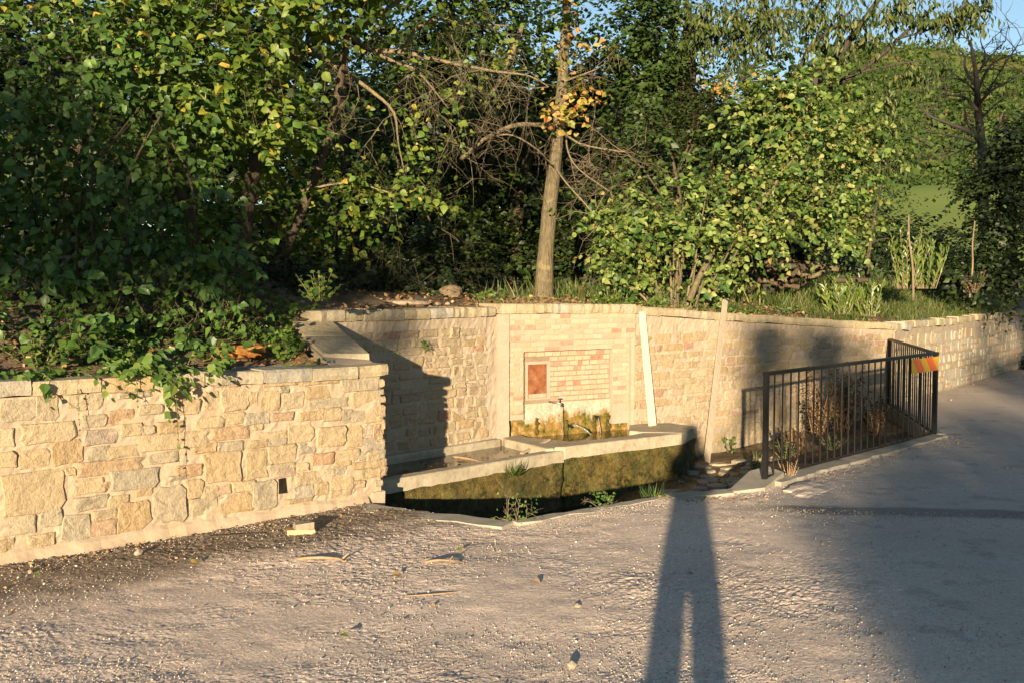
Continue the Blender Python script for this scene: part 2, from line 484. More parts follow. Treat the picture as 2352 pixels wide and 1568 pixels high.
def leaf_mat(name, stops, trans=0.35, rough=0.5, spec=0.35, sat=1.3):
    t = NT(name)
    f = t.math('FRACT', t.math('ADD', t.attr('rnd'), t.objrand()))
    col = t.ramp(f, stops)
    t.done(col, rough, spec)
    tr = t.node('ShaderNodeBsdfTranslucent')
    t.l.new(t.mix(1.0, col, (1.25 * sat, 1.35 * sat, 0.5), 'MULTIPLY'), tr.inputs[0])
    mx = t.node('ShaderNodeMixShader')
    mx.inputs[0].default_value = trans
    t.l.new(t.b.outputs[0], mx.inputs[1])
    t.l.new(tr.outputs[0], mx.inputs[2])
    t.l.new(mx.outputs[0], t.n['Material Output'].inputs[0])
    return t.m
M['leaf_left'] = leaf_mat('dark elm leaf', [(0, (0.029, 0.062, 0.015)), (0.4, (0.044, 0.090, 0.020)), (0.8, (0.064, 0.119, 0.022)), (0.95, (0.081, 0.152, 0.021)), (1, (0.102, 0.162, 0.022))], 0.18, 0.45, 0.32)
M['leaf_hazel'] = leaf_mat('hazel leaf', [(0, (0.041, 0.085, 0.016)), (0.4, (0.069, 0.125, 0.018)), (0.75, (0.110, 0.160, 0.023)), (0.95, (0.156, 0.200, 0.033)), (0.985, (0.313, 0.270, 0.039)), (1, (0.368, 0.240, 0.052))], 0.3)
M['leaf_yellow'] = leaf_mat('yellowing hazel leaf', [(0, (0.039, 0.085, 0.019)), (0.35, (0.073, 0.135, 0.026)), (0.65, (0.125, 0.185, 0.035)), (0.90, (0.189, 0.235, 0.064)), (0.97, (0.258, 0.270, 0.080)), (1, (0.310, 0.200, 0.080))], 0.3)
M['leaf_dark'] = leaf_mat('forest leaf', [(0, (0.010, 0.020, 0.004)), (0.5, (0.019, 0.037, 0.006)), (0.9, (0.036, 0.062, 0.008)), (1, (0.080, 0.105, 0.013))], 0.2)  # dark green, lowered further to carry some of the wood's shade
M['leaf_green'] = leaf_mat('glossy green leaf', [(0, (0.022, 0.044, 0.009)), (0.5, (0.038, 0.067, 0.012)), (1, (0.064, 0.097, 0.017))], 0.2, 0.52, 0.35)
M['leaf_cherry'] = leaf_mat('cherry leaf', [(0, (0.018, 0.036, 0.009)), (0.5, (0.036, 0.062, 0.013)), (0.85, (0.079, 0.104, 0.020)), (1, (0.158, 0.144, 0.045))], 0.3)
M['leaf_orange'] = leaf_mat('autumn leaf', [(0, (0.13, 0.18, 0.025)), (0.5, (0.27, 0.27, 0.045)), (0.75, (0.42, 0.27, 0.08)), (1, (0.40, 0.17, 0.06))], 0.35)
M['leaf_laurel'] = leaf_mat('young laurel leaf', [(0, (0.05, 0.085, 0.014)), (0.6, (0.09, 0.135, 0.02)), (1, (0.15, 0.185, 0.03))], 0.25, 0.35, 0.5)
M['leaf_shade'] = leaf_mat('shade darkened leaf', [(0, (0.008, 0.015, 0.004)), (0.6, (0.016, 0.028, 0.007)), (1, (0.03, 0.046, 0.010))], 0.15)  # near-black tone puts the deep shade of the wood into the leaf colour
M['leaf_ivy'] = leaf_mat('bindweed leaf', [(0, (0.05, 0.10, 0.016)), (0.6, (0.08, 0.14, 0.02)), (1, (0.13, 0.18, 0.03))], 0.3)
M['leaf_litter'] = leaf_mat('dead leaf', [(0, (0.15, 0.075, 0.03)), (0.5, (0.26, 0.15, 0.07)), (1, (0.42, 0.30, 0.17))], 0.1, 0.8, 0.1, 0.8)
M['leaf_dry'] = leaf_mat('withered leaf', [(0, (0.068, 0.036, 0.018)), (0.6, (0.116, 0.066, 0.032)), (1, (0.177, 0.112, 0.058))], 0.1, 0.8, 0.1, 0.8)
M['grass'] = leaf_mat('bank grass', [(0, (0.035, 0.062, 0.012)), (0.6, (0.065, 0.10, 0.018)), (0.85, (0.11, 0.125, 0.028)), (1, (0.26, 0.20, 0.085))], 0.3)
M['straw_grass'] = leaf_mat('straw', [(0, (0.22, 0.15, 0.07)), (1, (0.42, 0.32, 0.17))], 0.2, 0.8, 0.1, 0.8)
M['leaf_weed'] = leaf_mat('weed leaf', [(0, (0.05, 0.10, 0.02)), (0.7, (0.09, 0.16, 0.03)), (1, (0.2, 0.22, 0.09))], 0.3)
M['scrub'] = leaf_mat('hill scrub', [(0, (0.031, 0.058, 0.014)), (0.5, (0.053, 0.085, 0.020)), (1, (0.081, 0.108, 0.028))], 0.2, 0.7, 0.1)
t = NT('hill ground')
M['hill'] = t.done(t.ramp(t.noise(0.03, 6, 0.7), [(0.35, (0.085, 0.10, 0.025)), (0.55, (0.14, 0.13, 0.04)), (0.7, (0.30, 0.19, 0.10))]), 0.95, 0.05)
M['field'] = simple('green meadow', (0.13, 0.175, 0.04), (0.17, 0.21, 0.055), 0.05, 0.9, 0.05, 3, 0.5, 0.1)
M['cloth_dark'] = simple('dark cloth', (0.03, 0.035, 0.05), (0.05, 0.055, 0.07), 30, 0.9, 0.1)

#--BUILD--
# ================================================================== large structure
WE = Vector((-0.948, 7.846, 0))                   # outer end of the low wall
B0, B1 = Vector((-1.52, 8.84, 0)), Vector((-0.153, 10.361, 0))
F1 = Vector((1.283, 11.208, 0))
A2 = Vector((5.1, 14.2, 0))
A3 = Vector((9.482, 20.074, 0))
A4 = Vector((22, 37, 0))
A5 = Vector((90, 126, 0))
LFAR = PL0 - DL * 4.0
C1, C2, C3 = Z(1180, 1202), Z(1530, 1141), Z(1668, 1131)
FP = Z(1757, 1110)                                # first railing post
FK = Z(2146, 1003)                                # railing corner
FD = (FK - FP).normalized()
FR = Vector((4.98, 14.04, 0))                     # where the return panel meets the wall

# ---- road sheet with a hole for the fountain channel
bm = bmesh.new()
KI = FK + Vector((-0.02, 0.02, 0))
outline = [LFAR - DL * 60, LFAR, PL1, C1, C2, C3, FP, FK, FR + Vector((0.1, 0.15, 0)), A3, A4, A5, Vector((160, 126, 0)), Vector((160, -120, 0)), Vector((-120, -120, 0))]
bm.faces.new([bm.verts.new((p.x, p.y, 0)) for p in outline])
def cut(ax, vals):
    for c in vals:
        n = [0, 0, 0]
        n[ax] = 1
        co = [0, 0, 0]
        co[ax] = c
        bmesh.ops.bisect_plane(bm, geom=bm.verts[:] + bm.edges[:] + bm.faces[:], plane_co=co, plane_no=n)
cut(0, [-6 + 0.3 * i for i in range(54)])
cut(1, [2.4 + 0.3 * i for i in range(50)])
bmesh.ops.recalc_face_normals(bm, faces=bm.faces)
for f in bm.faces:
    if f.normal.z < 0:
        f.normal_flip()
edgev = set(v for e in bm.edges if e.is_boundary for v in e.verts)
for v in bm.verts:
    if v in edgev:
        continue
    v.co.z = -0.03 if (4.0 < v.co.y < 11.9 and abs(v.co.x) < 0.46 * v.co.y) else 0.0
me = bpy.data.meshes.new('road')
bm.to_mesh(me)
bm.free()
me.materials.append(M['road'])
me.polygons.foreach_set('use_smooth', [True] * len(me.polygons))
road = bpy.data.objects.new('road', me)
C.objects.link(road)
tag(road, kind='structure')

# ---- the near part of the road as real grain: loose chips, worn tar and dusty smooth areas
_vg = {}
def vnoise(x, y, sc, seed=0):
    if seed not in _vg:
        _vg[seed] = np.random.default_rng(seed).uniform(-1, 1, (257, 257))
    g = _vg[seed]
    fx, fy = x * sc + 128, y * sc + 128
    ix, iy = np.floor(fx).astype(int), np.floor(fy).astype(int)
    tx, ty = fx - ix, fy - iy
    tx, ty = tx * tx * (3 - 2 * tx), ty * ty * (3 - 2 * ty)
    ix, iy = ix % 256, iy % 256
    return (g[ix, iy] * (1 - tx) + g[ix + 1, iy] * tx) * (1 - ty) + (g[ix, iy + 1] * (1 - tx) + g[ix + 1, iy + 1] * tx) * ty
def road_base(x, y):
    return 0.010 * vnoise(x, y, 0.9, 1) + 0.005 * vnoise(x, y, 2.7, 2) + 0.0035 * vnoise(x, y, 8, 3) + 0.004
def in_poly(x, y, poly):
    c = np.zeros(x.shape, bool)
    for i in range(len(poly)):
        a, b = poly[i], poly[(i + 1) % len(poly)]
        if a.y == b.y:
            continue
        k_ = ((a.y > y) != (b.y > y)) & (x < (b.x - a.x) * (y - a.y) / (b.y - a.y) + a.x)
        c ^= k_
    return c
STEP = 0.0019
yy = 3.55 * np.exp(STEP * np.arange(int(math.log(12.8 / 3.55) / STEP)))
tt_ = np.arange(-0.54, 0.54, STEP)
gy, gt = np.meshgrid(yy, tt_, indexing='ij')
gx = gt * gy + NR.uniform(-.3, .3, gy.shape) * STEP * gy
gy = gy + NR.uniform(-.3, .3, gy.shape) * STEP * gy
rough = np.clip(0.55 + 0.65 * vnoise(gx, gy, 1.1, 5) + 0.35 * vnoise(gx, gy, 3.5, 6), 0.16, 1.25)
rough *= 1 - 0.42 * np.clip((gx - 0.20 * gy - 0.8) / 1.0, 0, 1)
wn_ = NR.normal(0, 1, gy.shape)
wn_ = 0.6 * wn_ + 0.4 * (np.roll(wn_, 1, 0) + np.roll(wn_, 1, 1)) * 0.7
edge_ = np.clip((0.535 - np.abs(gx / gy)) / 0.06, 0, 1) * np.clip((gy - 3.6) / 0.5, 0, 1) * np.clip((12.7 - gy) / 0.8, 0, 1)
gz_ = 0.004 + edge_ * (road_base(gx, gy) - 0.004) + rough * (0.0032 * wn_ + 0.0024 * np.clip(NR.normal(0, 1, gy.shape) - 1.3, 0, 2) + 0.0022 * vnoise(gx, gy, 34, 7) + 0.0020 * np.abs(vnoise(gx, gy * 0.45 + gx * 0.2, 17, 8)))
ok_ = in_poly(gx, gy, outline)
H_, W_g = gx.shape
ii = (np.arange(H_ - 1)[:, None] * W_g + np.arange(W_g - 1)[None, :])
okq = ok_[:-1, :-1] & ok_[1:, :-1] & ok_[:-1, 1:] & ok_[1:, 1:]
a_ = ii[okq]
tri = np.concatenate([np.stack([a_, a_ + 1, a_ + W_g + 1], 1), np.stack([a_, a_ + W_g + 1, a_ + W_g], 1)])
used, inv = np.unique(tri, return_inverse=True)
P_all = np.stack([gx, gy, gz_], 2).reshape(-1, 3)
near_road = mk('road', P_all[used], inv.reshape(-1, 3), M['road'])
tag(near_road, kind='structure')

# ---- channel bed
vs_, fs_ = [], []
nx, ny = 60, 60
def bed_z(x, y):
    k = min(1, max(0, (x - 0.2) / 1.6))
    k2 = min(1, max(0, (x - 2.0) / 2.4))
    return -0.52 + 0.21 * k * k * (3 - 2 * k) + 0.17 * k2 + 0.025 * fbm(x, y, 3, 2.5)
for j in range(ny + 1):
    for i in range(nx + 1):
        x_ = -1.6 + 7.0 * i / nx
        y_ = 6.9 + 7.6 * j / ny
        vs_.append((x_, y_, bed_z(x_, y_)))
for j in range(ny):
    for i in range(nx):
        a = j * (nx + 1) + i
        x_, y_ = vs_[a][0], vs_[a][1]
        # keep to the pit: behind the road edge and in front of the walls
        fs_.append((a, a + 1, a + nx + 2, a + nx + 1))
def side(p, a, b):
    return (b.x - a.x) * (p[1] - a.y) - (b.y - a.y) * (p[0] - a.x)
pit = [PL1 - DL * 0.2, C1 + Vector((0, -0.1, 0)), C2 + Vector((0.05, -0.1, 0)), C3 + Vector((0.1, -0.1, 0)), FP + Vector((0.1, -0.1, 0)), FK + Vector((0.1, -0.1, 0)), FR + Vector((0.2, 0.2, 0)), A2, F1 + Vector((0, 0.2, 0)), B1 + Vector((-0.2, 0.2, 0)), B0]
def inside(p, poly):
    c = False
    n = len(poly)
    for i in range(n):
        a, b = poly[i], poly[(i + 1) % n]
        if (a.y > p[1]) != (b.y > p[1]) and p[0] < (b.x - a.x) * (p[1] - a.y) / (b.y - a.y) + a.x:
            c = not c
    return c
fs_ = [f for f in fs_ if any(inside(vs_[i], pit) for i in f)]
bed = mk('channel_bed', vs_, fs_, M['bed'], smooth=True)
tag(bed, kind='structure')
pool = mk('channel_water', [(-1.5, 7.0, -0.435), (1.3, 7.0, -0.435), (1.3, 10.2, -0.435), (-1.5, 9.5, -0.435)], [(0, 1, 2, 3)], M['water_pool'])
tag(pool, kind='structure')

# ---- concrete kerb along the road edge of the channel (pieces with broken edges)
def kerb_piece(P, Q, w, z1, seg=0.09, jit=0.012, name='kerb', parent=None):
    D = (Q - P)
    L = D.length
    D = D / L
    N = Vector((D.y, -D.x, 0))          # towards the road
    n = max(2, int(L / seg))
    v, f = [], []
    for i in range(n + 1):
        s_ = L * i / n
        p = P + D * s_
        j1 = jit * fbm(p.x, p.y, 1, 7) * 1.6
        j2 = jit * fbm(p.x, p.y, 5, 5) * 2.4
        a = p - N * (0.035 + j1)
        b = p + N * (w + j2)
        zt = z1 + 0.006 * fbm(p.x, p.y, 9, 4)
        v += [(a.x, a.y, -0.62), (a.x, a.y, zt - 0.008), (a.x + N.x * 0.012, a.y + N.y * 0.012, zt), (b.x, b.y, zt - 0.003), (b.x, b.y, -0.1)]
    for i in range(n):
        for k in range(4):
            f.append((i * 5 + k, i * 5 + k + 1, i * 5 + k + 6, i * 5 + k + 5))
    f.append((4, 3, 2, 1, 0))
    m = n * 5
    f.append((m, m + 1, m + 2, m + 3, m + 4))
    return mk(name, v, f, M['kerb'], parent)
kerb = thing('kerb', 'low worn concrete kerb edging the road round the fountain channel', 'kerb', C1)
kerb_piece(PL1 - DL * 0.05, C1, 0.17, 0.013, jit=0.03, name='kerb_stone', parent=kerb)
kerb_piece(C1, C2, 0.05, 0.016, jit=0.022, name='kerb_stone', parent=kerb)
kerb_piece(C2, C3, 0.12, 0.026, name='kerb_stone', parent=kerb)
kerb_piece(C3, FP + FD * 0.0, 0.05, 0.022, name='kerb_stone', parent=kerb)
kerb_piece(FP, FK, 0.14, 0.035, name='kerb_stone', parent=kerb)
kerb_piece(FK, FR, 0.10, 0.04, name='kerb_stone', parent=kerb)
# sloping concrete slab at the railing foot
mb = MB()
slab = [Z(1668, 1134), Z(1722, 1088, 0.02), Z(1764, 1076, 0.06), Z(1800, 1082, 0.08), Z(1757, 1124)]
mb.prism([(p.x, p.y) for p in slab], -0.3, [0.016, 0.05, 0.085, 0.075, 0.02])
o = mb.build('concrete_slab', M['kerb'], loc=slab[4])
tag(o, 'small sloping concrete slab at the foot of the nearest railing post', 'concrete slab')

# ---- wall builder
def mortar_body(name, P, D, L, ztop, zbot, thick, mat, parent, seg=0.03, amp=0.009):
    """front face grid with uneven mortar, closed by a plain body behind"""
    N = Vector((D.y, -D.x, 0))
    nx_ = max(2, int(L / seg))
    nz_ = 44 if seg < 0.05 else 22
    v, f = [], []
    for j in range(nz_ + 1):
        for i in range(nx_ + 1):
            s_ = L * i / nx_
            z_ = zbot + (ztop(s_) - zbot) * j / nz_
            p = P + D * s_
            k = amp * (0.8 * fbm(s_ + P.x * 3, z_, 2, 6) + 0.7 * fbm(s_ + P.x * 3, z_, 6, 19) - 0.15)
            v.append((p.x + N.x * k, p.y + N.y * k, z_))
    for j in range(nz_):
        for i in range(nx_):
            a = j * (nx_ + 1) + i
            f.append((a, a + 1, a + nx_ + 2, a + nx_ + 1))
    b = len(v)
    for j in (0, nz_):
        for i in range(nx_ + 1):
            s_ = L * i / nx_
            p = P + D * s_ - N * thick
            v.append((p.x, p.y, zbot if j == 0 else ztop(s_)))
    w = nx_ + 1
    for i in range(nx_):
        f.append((nz_ * w + i, nz_ * w + i + 1, b + w + i + 1, b + w + i))
        f.append((b + i + 1, b + i, b + w + i, b + w + i + 1))
    f.append(tuple([j * w for j in range(nz_ + 1)] + [b + w, b]))
    f.append(tuple([j * w + nx_ for j in range(nz_, -1, -1)] + [b + nx_, b + w + nx_]))
    return mk(name, v, f, mat, parent)

def stone(s0, z0, s1, z1, P, D, mat, parent, proud=0.014, depth=0.06, n=9, expo=3.4, wob=0.10, name='stone', lean=0.0):
    N = Vector((D.y, -D.x, 0))
    cs, cz, rs, rz = (s0 + s1) / 2, (z0 + z1) / 2, (s1 - s0) / 2, (z1 - z0) / 2
    ring = []
    asp = rs / rz
    for (sx_, sy_) in ((1, 1), (-1, 1), (-1, -1), (1, -1)):
        ch_ = R.uniform(0.10, 0.42) if R.random() < 0.75 else R.uniform(0.4, 0.7)
        cx_, cy_ = ch_ * min(1, 1 / asp), ch_ * min(1, asp)
        pa = (sx_ * (1 + R.uniform(-wob, wob * .4)), sy_ * (1 - cy_))
        pb = (sx_ * (1 - cx_), sy_ * (1 + R.uniform(-wob, wob * .4)))
        ring += [pa, pb] if sx_ * sy_ > 0 else [pb, pa]
    q_ = ring[:]
    ring = []
    for k in range(8):
        ring.append(q_[k])
        a_, b_2 = q_[k], q_[(k + 1) % 8]
        if k % 2 == 1:
            ring.append(((a_[0] + b_2[0]) / 2 * (1 + R.uniform(-wob, wob * .5) * (abs(a_[0]) > .9)), (a_[1] + b_2[1]) / 2 * (1 + R.uniform(-wob, wob * .5) * (abs(a_[1]) > .9))))
    n = 12
    v = []
    tilt = (R.uniform(-1, 1) * 0.006, R.uniform(-1, 1) * 0.006)
    def pt(q, sc, off, jj=0.0):
        x_, z_ = cs + q[0] * rs * sc, cz + q[1] * rz * sc + lean * q[0] * rs
        o_ = off + (R.uniform(-jj, jj) if jj else 0) + (tilt[0] * q[0] + tilt[1] * q[1] if off > 0 else 0)
        p = P + D * x_ + N * o_
        return (p.x, p.y, z_)
    ins = min(0.007, 0.2 * min(rs, rz))
    sc2 = 1 - ins / min(rs, rz) * 0.8
    v += [pt(q, 0.97, -depth) for q in ring]
    v += [pt(q, 1.0, proud * 0.35) for q in ring]
    v += [pt(q, sc2, proud, proud * 0.25) for q in ring]
    v += [pt((q[0] + R.uniform(-.12, .12), q[1] + R.uniform(-.12, .12)), 0.60, proud, proud * 0.30) for q in ring]
    v.append(pt((R.uniform(-.2, .2), R.uniform(-.2, .2)), 1, proud, proud * 0.2))
    f = []
    for r_ in range(3):
        for k in range(n):
            k2 = (k + 1) % n
            f.append((r_ * n + k, r_ * n + k2, (r_ + 1) * n + k2, (r_ + 1) * n + k))
    for k in range(n):
        f.append((3 * n + k, 3 * n + (k + 1) % n, 4 * n))
    c = P + D * cs
    o = mk(name, v, f, mat, parent, False, loc=(c.x, c.y, cz))
    return o

def rows(P, D, L, zt, zb, hr, wr, mat, parent, gap=0.016, proud=(0.006, 0.014), skip=None, maxn=300, wob=0.12):
    z_ = zb
    cnt = 0
    while z_ < 1.5:
        h = R.uniform(*hr)
        s_ = R.uniform(-0.08, 0)
        while s_ < L:
            w = R.uniform(*wr) * (1.25 if R.random() < 0.25 else 1) * (0.6 if R.random() < 0.2 else 1)
            a, b = max(0.0, s_), min(L, s_ + w)
            zz_ = z_ + R.uniform(-0.012, 0.012)
            hh = h * R.uniform(0.78, 1.05)
            if b - a > 0.05 and zz_ + hh < zt((a + b) / 2) - 0.005 and not (skip and skip((a + b) / 2, zz_ + hh / 2)):
                if h > 0.11 and R.random() < 0.25:
                    stone(a, zz_, b - gap, zz_ + hh * 0.46, P, D, mat, parent, R.uniform(*proud), wob=wob)
                    stone(a, zz_ + hh * 0.54, b - gap, zz_ + hh, P, D, mat, parent, R.uniform(*proud), wob=wob)
                    cnt += 2
                elif R.random() < 0.94:
                    stone(a, zz_, b - gap, zz_ + hh - gap * 0.5, P, D, mat, parent, R.uniform(*proud), wob=wob)
                    cnt += 1
            s_ += w
        z_ += h
        if cnt > maxn:
            break
    return cnt

def cap_row(P, D, L, zt, th, depth, over, mat, parent, wr=(0.22, 0.42), s_start=0.0, yaw=0.012, dz=0.006):
    N = Vector((D.y, -D.x, 0))
    s_ = s_start
    while s_ < L - 0.04:
        w = min(R.uniform(*wr), L - s_)
        if L - s_ - w < 0.1:
            w = L - s_
        g = R.uniform(0.004, 0.012)
        v = []
        o_ = over + R.uniform(-yaw, yaw)
        t_ = th * R.uniform(0.9, 1.05)
        k = 5
        zs = [zt(s_ + g / 2) + R.uniform(-dz, dz), zt(s_ + w - g / 2) + R.uniform(-dz, dz)]
        for i in range(k):
            u_ = i / (k - 1)
            ss = s_ + g / 2 + (w - g) * u_
            e = o_ + R.uniform(-0.008, 0.008)
            z2 = zs[0] + (zs[1] - zs[0]) * u_
            bev = 0.012 + R.uniform(0, 0.008)
            for (off, zz_) in ((-depth, z2 - t_), (e - 0.008, z2 - t_ + R.uniform(0, 0.008)), (e, z2 - t_ * 0.6), (e - 0.003 + R.uniform(-0.004, 0.004), z2 - bev), (e - bev, z2), (-depth, z2 + R.uniform(-0.004, 0.004))):
                p = P + D * ss + N * off
                v.append((p.x, p.y, zz_))
        f = []
        for i in range(k - 1):
            for q in range(5):
                f.append((i * 6 + q, (i + 1) * 6 + q, (i + 1) * 6 + q + 1, i * 6 + q + 1))
            f.append((i * 6 + 5, (i + 1) * 6 + 5, (i + 1) * 6, i * 6))
        f.append(tuple(range(6)))
        f.append(tuple((k - 1) * 6 + q for q in range(5, -1, -1)))
        c = P + D * (s_ + w / 2)
        mk('cap_stone', v, f, mat, parent, loc=(c.x, c.y, zs[0]))
        s_ += w

# ---- low stone wall at left
LW = thing('stone_wall', 'low sunlit rubble stone wall with flat cap stones at the left by the road', 'stone wall', PL1)
zl = lambda s_: 1.047 - 0.012 * s_                     # top of the masonry, s from PL0
Lw = (WE - PL0).dot(DL)
mortar_body('mortar', PL0 - DL * 4.0, DL, Lw + 4.0 - 0.03, lambda s_: zl(s_ - 4) - 0.09, -0.3, 0.38, M['mortar'], LW)
K1 = 1000 / 2352 * 2352 / 2592
def z1px(a, b):
    return a * K1, (850 + b * 1000 / 2352) * 2352 / 2592
LSTONES = """5,800,400,1050;0,380,215,505;225,335,335,500;115,515,440,635;0,550,70,655;0,690,85,780;110,680,295,780;315,625,490,755;395,355,610,440;500,560,695,640;530,662,638,735;637,655,830,718;720,525,850,590;645,445,795,525;853,535,915,580;490,472,630,540;450,740,840,820;400,787,440,822;660,795,940,905;440,852,615,935;440,957,645,1030;652,950,760,1008;815,895,903,945;705,980,890,1165;555,1038,695,1085;245,1040,360,1130;0,1065,200,1180;375,1065,525,1215;170,1180,325,1250;0,1210,80,1290;530,1102,690,1180;915,885,1105,1110;1115,855,1200,960;1140,962,1290,1060;1205,895,1295,955;1220,690,1435,870;1385,865,1508,920;1305,890,1365,935;1310,942,1500,1045;1508,860,1640,1020;880,697,1050,750;1050,770,1200,830;840,580,1250,665;940,510,1085,570;830,410,960,460;1045,385,1180,460;1220,335,1295,440;1320,305,1480,440;1490,330,1525,430;1555,325,1660,440;1665,302,1712,330;1690,338,1805,430;1820,300,1960,368;1830,374,2065,425;2035,230,2260,325;2095,335,2258,418;2165,422,2272,508;1920,432,2028,500;2032,442,2100,510;2103,450,2158,505;1785,450,1880,500;1455,457,1600,520;1620,457,1740,500;1170,482,1325,540;1330,460,1445,520;1512,505,1560,553;1260,540,1480,610;1290,628,1440,680;1150,640,1285,690;1530,575,1700,613;1485,622,1595,660;1600,615,1700,640;1715,527,1870,628;1780,635,1875,692;1890,540,2060,660;2065,537,2148,660;2165,537,2218,588;2225,527,2278,600;2160,605,2282,680;1595,655,1755,750;1470,680,1588,850;1860,697,1980,765;1990,677,2125,740;2140,690,2180,735;2185,685,2292,735;1775,757,1830,795;1600,762,1755,788;2090,747,2292,782;2125,788,2297,835;1930,792,1978,830;1983,772,2055,820;1642,792,1755,834;1758,812,1910,880;1752,890,1860,960;1875,877,1950,938;1960,832,2100,910;2110,862,2165,900;1250,240,1420,300;960,330,1100,385;700,330,900,360;640,300,850,328;1560,240,1760,290;1790,225,2020,285;1960,915,2090,950;620,870,660,900;100,300,200,330;1880,430,1915,495;345,300,500,345;1010,830,1140,850;2000,745,2085,765;1700,965,1860,985""".split(';')
for st in LSTONES:
    a, b, c_, d_ = [float(q) for q in st.split(',')]
    u0, v0 = z1px(a, b)
    u1, v1 = z1px(c_, d_)
    sA, zA = on_plane(u0, (v0 + v1) / 2, PL0, DL)
    sB, zB = on_plane(u1, (v0 + v1) / 2, PL0, DL)
    um = (u0 + u1) / 2
    _, zt_ = on_plane(um, v0, PL0, DL)
    _, zb_ = on_plane(um, v1, PL0, DL)
    big = (sB - sA) * (zt_ - zb_)
    ex = 0.014
    stone(sA - ex, zb_ - ex * 0.6, sB + ex, zt_ + ex * 0.6, PL0, DL, M['stone'], LW, R.uniform(0.005, 0.012) + (0.003 if big > 0.03 else 0), wob=0.13)
rows(PL0 - DL * 4.0, DL, 3.95, lambda s_: 0.93, 0.02, (0.1, 0.2), (0.14, 0.34), M['stone'], LW, maxn=90)
# rough quoins at the free end, poking past the mortar
zq = 0.12
while zq < 0.9:
    h = R.uniform(0.05, 0.11)
    stone(Lw - R.uniform(0.05, 0.09), zq, Lw + R.uniform(-0.012, 0.016), zq + h - 0.012, PL0, DL, M['stone'], LW, 0.008, 0.3, expo=4)
    zq += h
cap_row(PL0 - DL * 4.0, DL, Lw + 4.0 + 0.035, lambda s_: zl(s_ - 4) + 0.002, 0.092, 0.40, 0.035, M['cap'], LW, (0.26, 0.44))
# drain hole as a solid block, its inner shade painted near black
sH, zH = on_plane(647, 1115, PL0, DL)
mb = MB()
hp = PL0 + DL * sH
mb.box((hp.x - NL.x * 0.012, hp.y - NL.y * 0.012, zH), DL * 0.026, NL * 0.022, (0, 0, 0.052), jit=0.004)
mb.build('hole_shade_block', M['hole'], LW)
# plinth strip of mortar at the wall foot
v, f = [], []
n_ = 120
for i in range(n_ + 1):
    p = PL0 - DL * 4.0 + DL * ((Lw + 3.85) * i / n_)
    w = 0.035 + 0.018 * fbm(p.x, p.y, 0, 3)
    h = 0.055 + 0.022 * fbm(p.x, p.y, 7, 4)
    for (o_, z_) in ((0.0, h + 0.02), (w * 0.5, h), (w, h * 0.25), (w + 0.02, -0.02)):
        q = p + NL * o_
        v.append((q.x, q.y, z_))
for i in range(n_):
    for k in range(3):
        f.append((i * 4 + k, i * 4 + k + 1, i * 4 + k + 5, i * 4 + k + 4))
mk('plinth', v, f, M['mortar'], LW)
# rough footing block below the free end
mb = MB()
p = PL0 + DL * (Lw - 0.06) - NL * 0.08
mb.box((p.x, p.y, -0.12), DL * 0.055, NL * 0.10, (0, 0, 0.21), jit=0.012)
mb.build('footing', M['mortar_pale'], LW)

# ---- wing wall with sloping slabs, from the low wall back to the fountain wall
DW = (Vector((-1.50, 8.86, 0)) - WE).normalized()
Lg = (Vector((-1.50, 8.86, 0)) - WE).length
WW = thing('wing_wall', 'short stone wing wall topped by a sloping slab, joining low wall and fountain wall', 'wing wall', WE)
NWg = Vector((DW.y, -DW.x, 0))
P_ = WE + NWg * -0.02 + DW * 0.05
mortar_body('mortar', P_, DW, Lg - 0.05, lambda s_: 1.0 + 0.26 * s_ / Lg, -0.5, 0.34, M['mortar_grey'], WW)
rows(P_, DW, Lg - 0.1, lambda s_: 0.95 + 0.26 * s_, 0.0, (0.08, 0.14), (0.12, 0.26), M['stone'], WW, maxn=50)
e = [Z(847, 812, 1.085), at(762, 738, 8.78)]
mb = MB()
sd_ = Vector((-0.33, -0.05, 0))
q0, q1 = e[0], e[1]
def slabpart(a, b, za, zb):
    mb.box(((a + b) / 2 + sd_ / 2) + Vector((0, 0, -0.04)), (b - a) / 2, sd_ / 2, (0.0, 0.0, 0.04), jit=0.006)
m_ = q0.lerp(q1, 0.56)
slabpart(q0, m_ - (q1 - q0) * 0.01, 0, 0)
mb.build('slab', M['cap'], WW)
mb = MB()
slabpart(m_, q1, 0, 0)
mb.build('slab', M['cap'], WW)

# ---- high wall left of the fountain
DB = (B1 - B0).normalized()
Lb = (B1 - B0).length
BW = thing('stone_wall', 'high stone wall left of the brick fountain, half in the dark wing wall shadow', 'stone wall', B0)
mortar_body('mortar', B0, DB, Lb, lambda s_: 1.292, -0.5, 0.4, M['mortar_pale'], BW)
rows(B0, DB, Lb - 0.12, lambda s_: 1.29, 0.14, (0.055, 0.12), (0.10, 0.26), M['stone_pale'], BW, 0.010, (0.004, 0.010), maxn=280, wob=0.16)
sR, zR = on_plane(1043, 765, B0, DB)
stone(sR - 0.065, zR - 0.055, sR + 0.065, zR + 0.055, B0, DB, M['stone_pale'], BW, 0.024)
cap_row(B0 - DB * 0.1, DB, Lb + 0.06, lambda s_: 1.385, 0.095, 0.42, 0.03, M['cap'], BW, (0.13, 0.30))

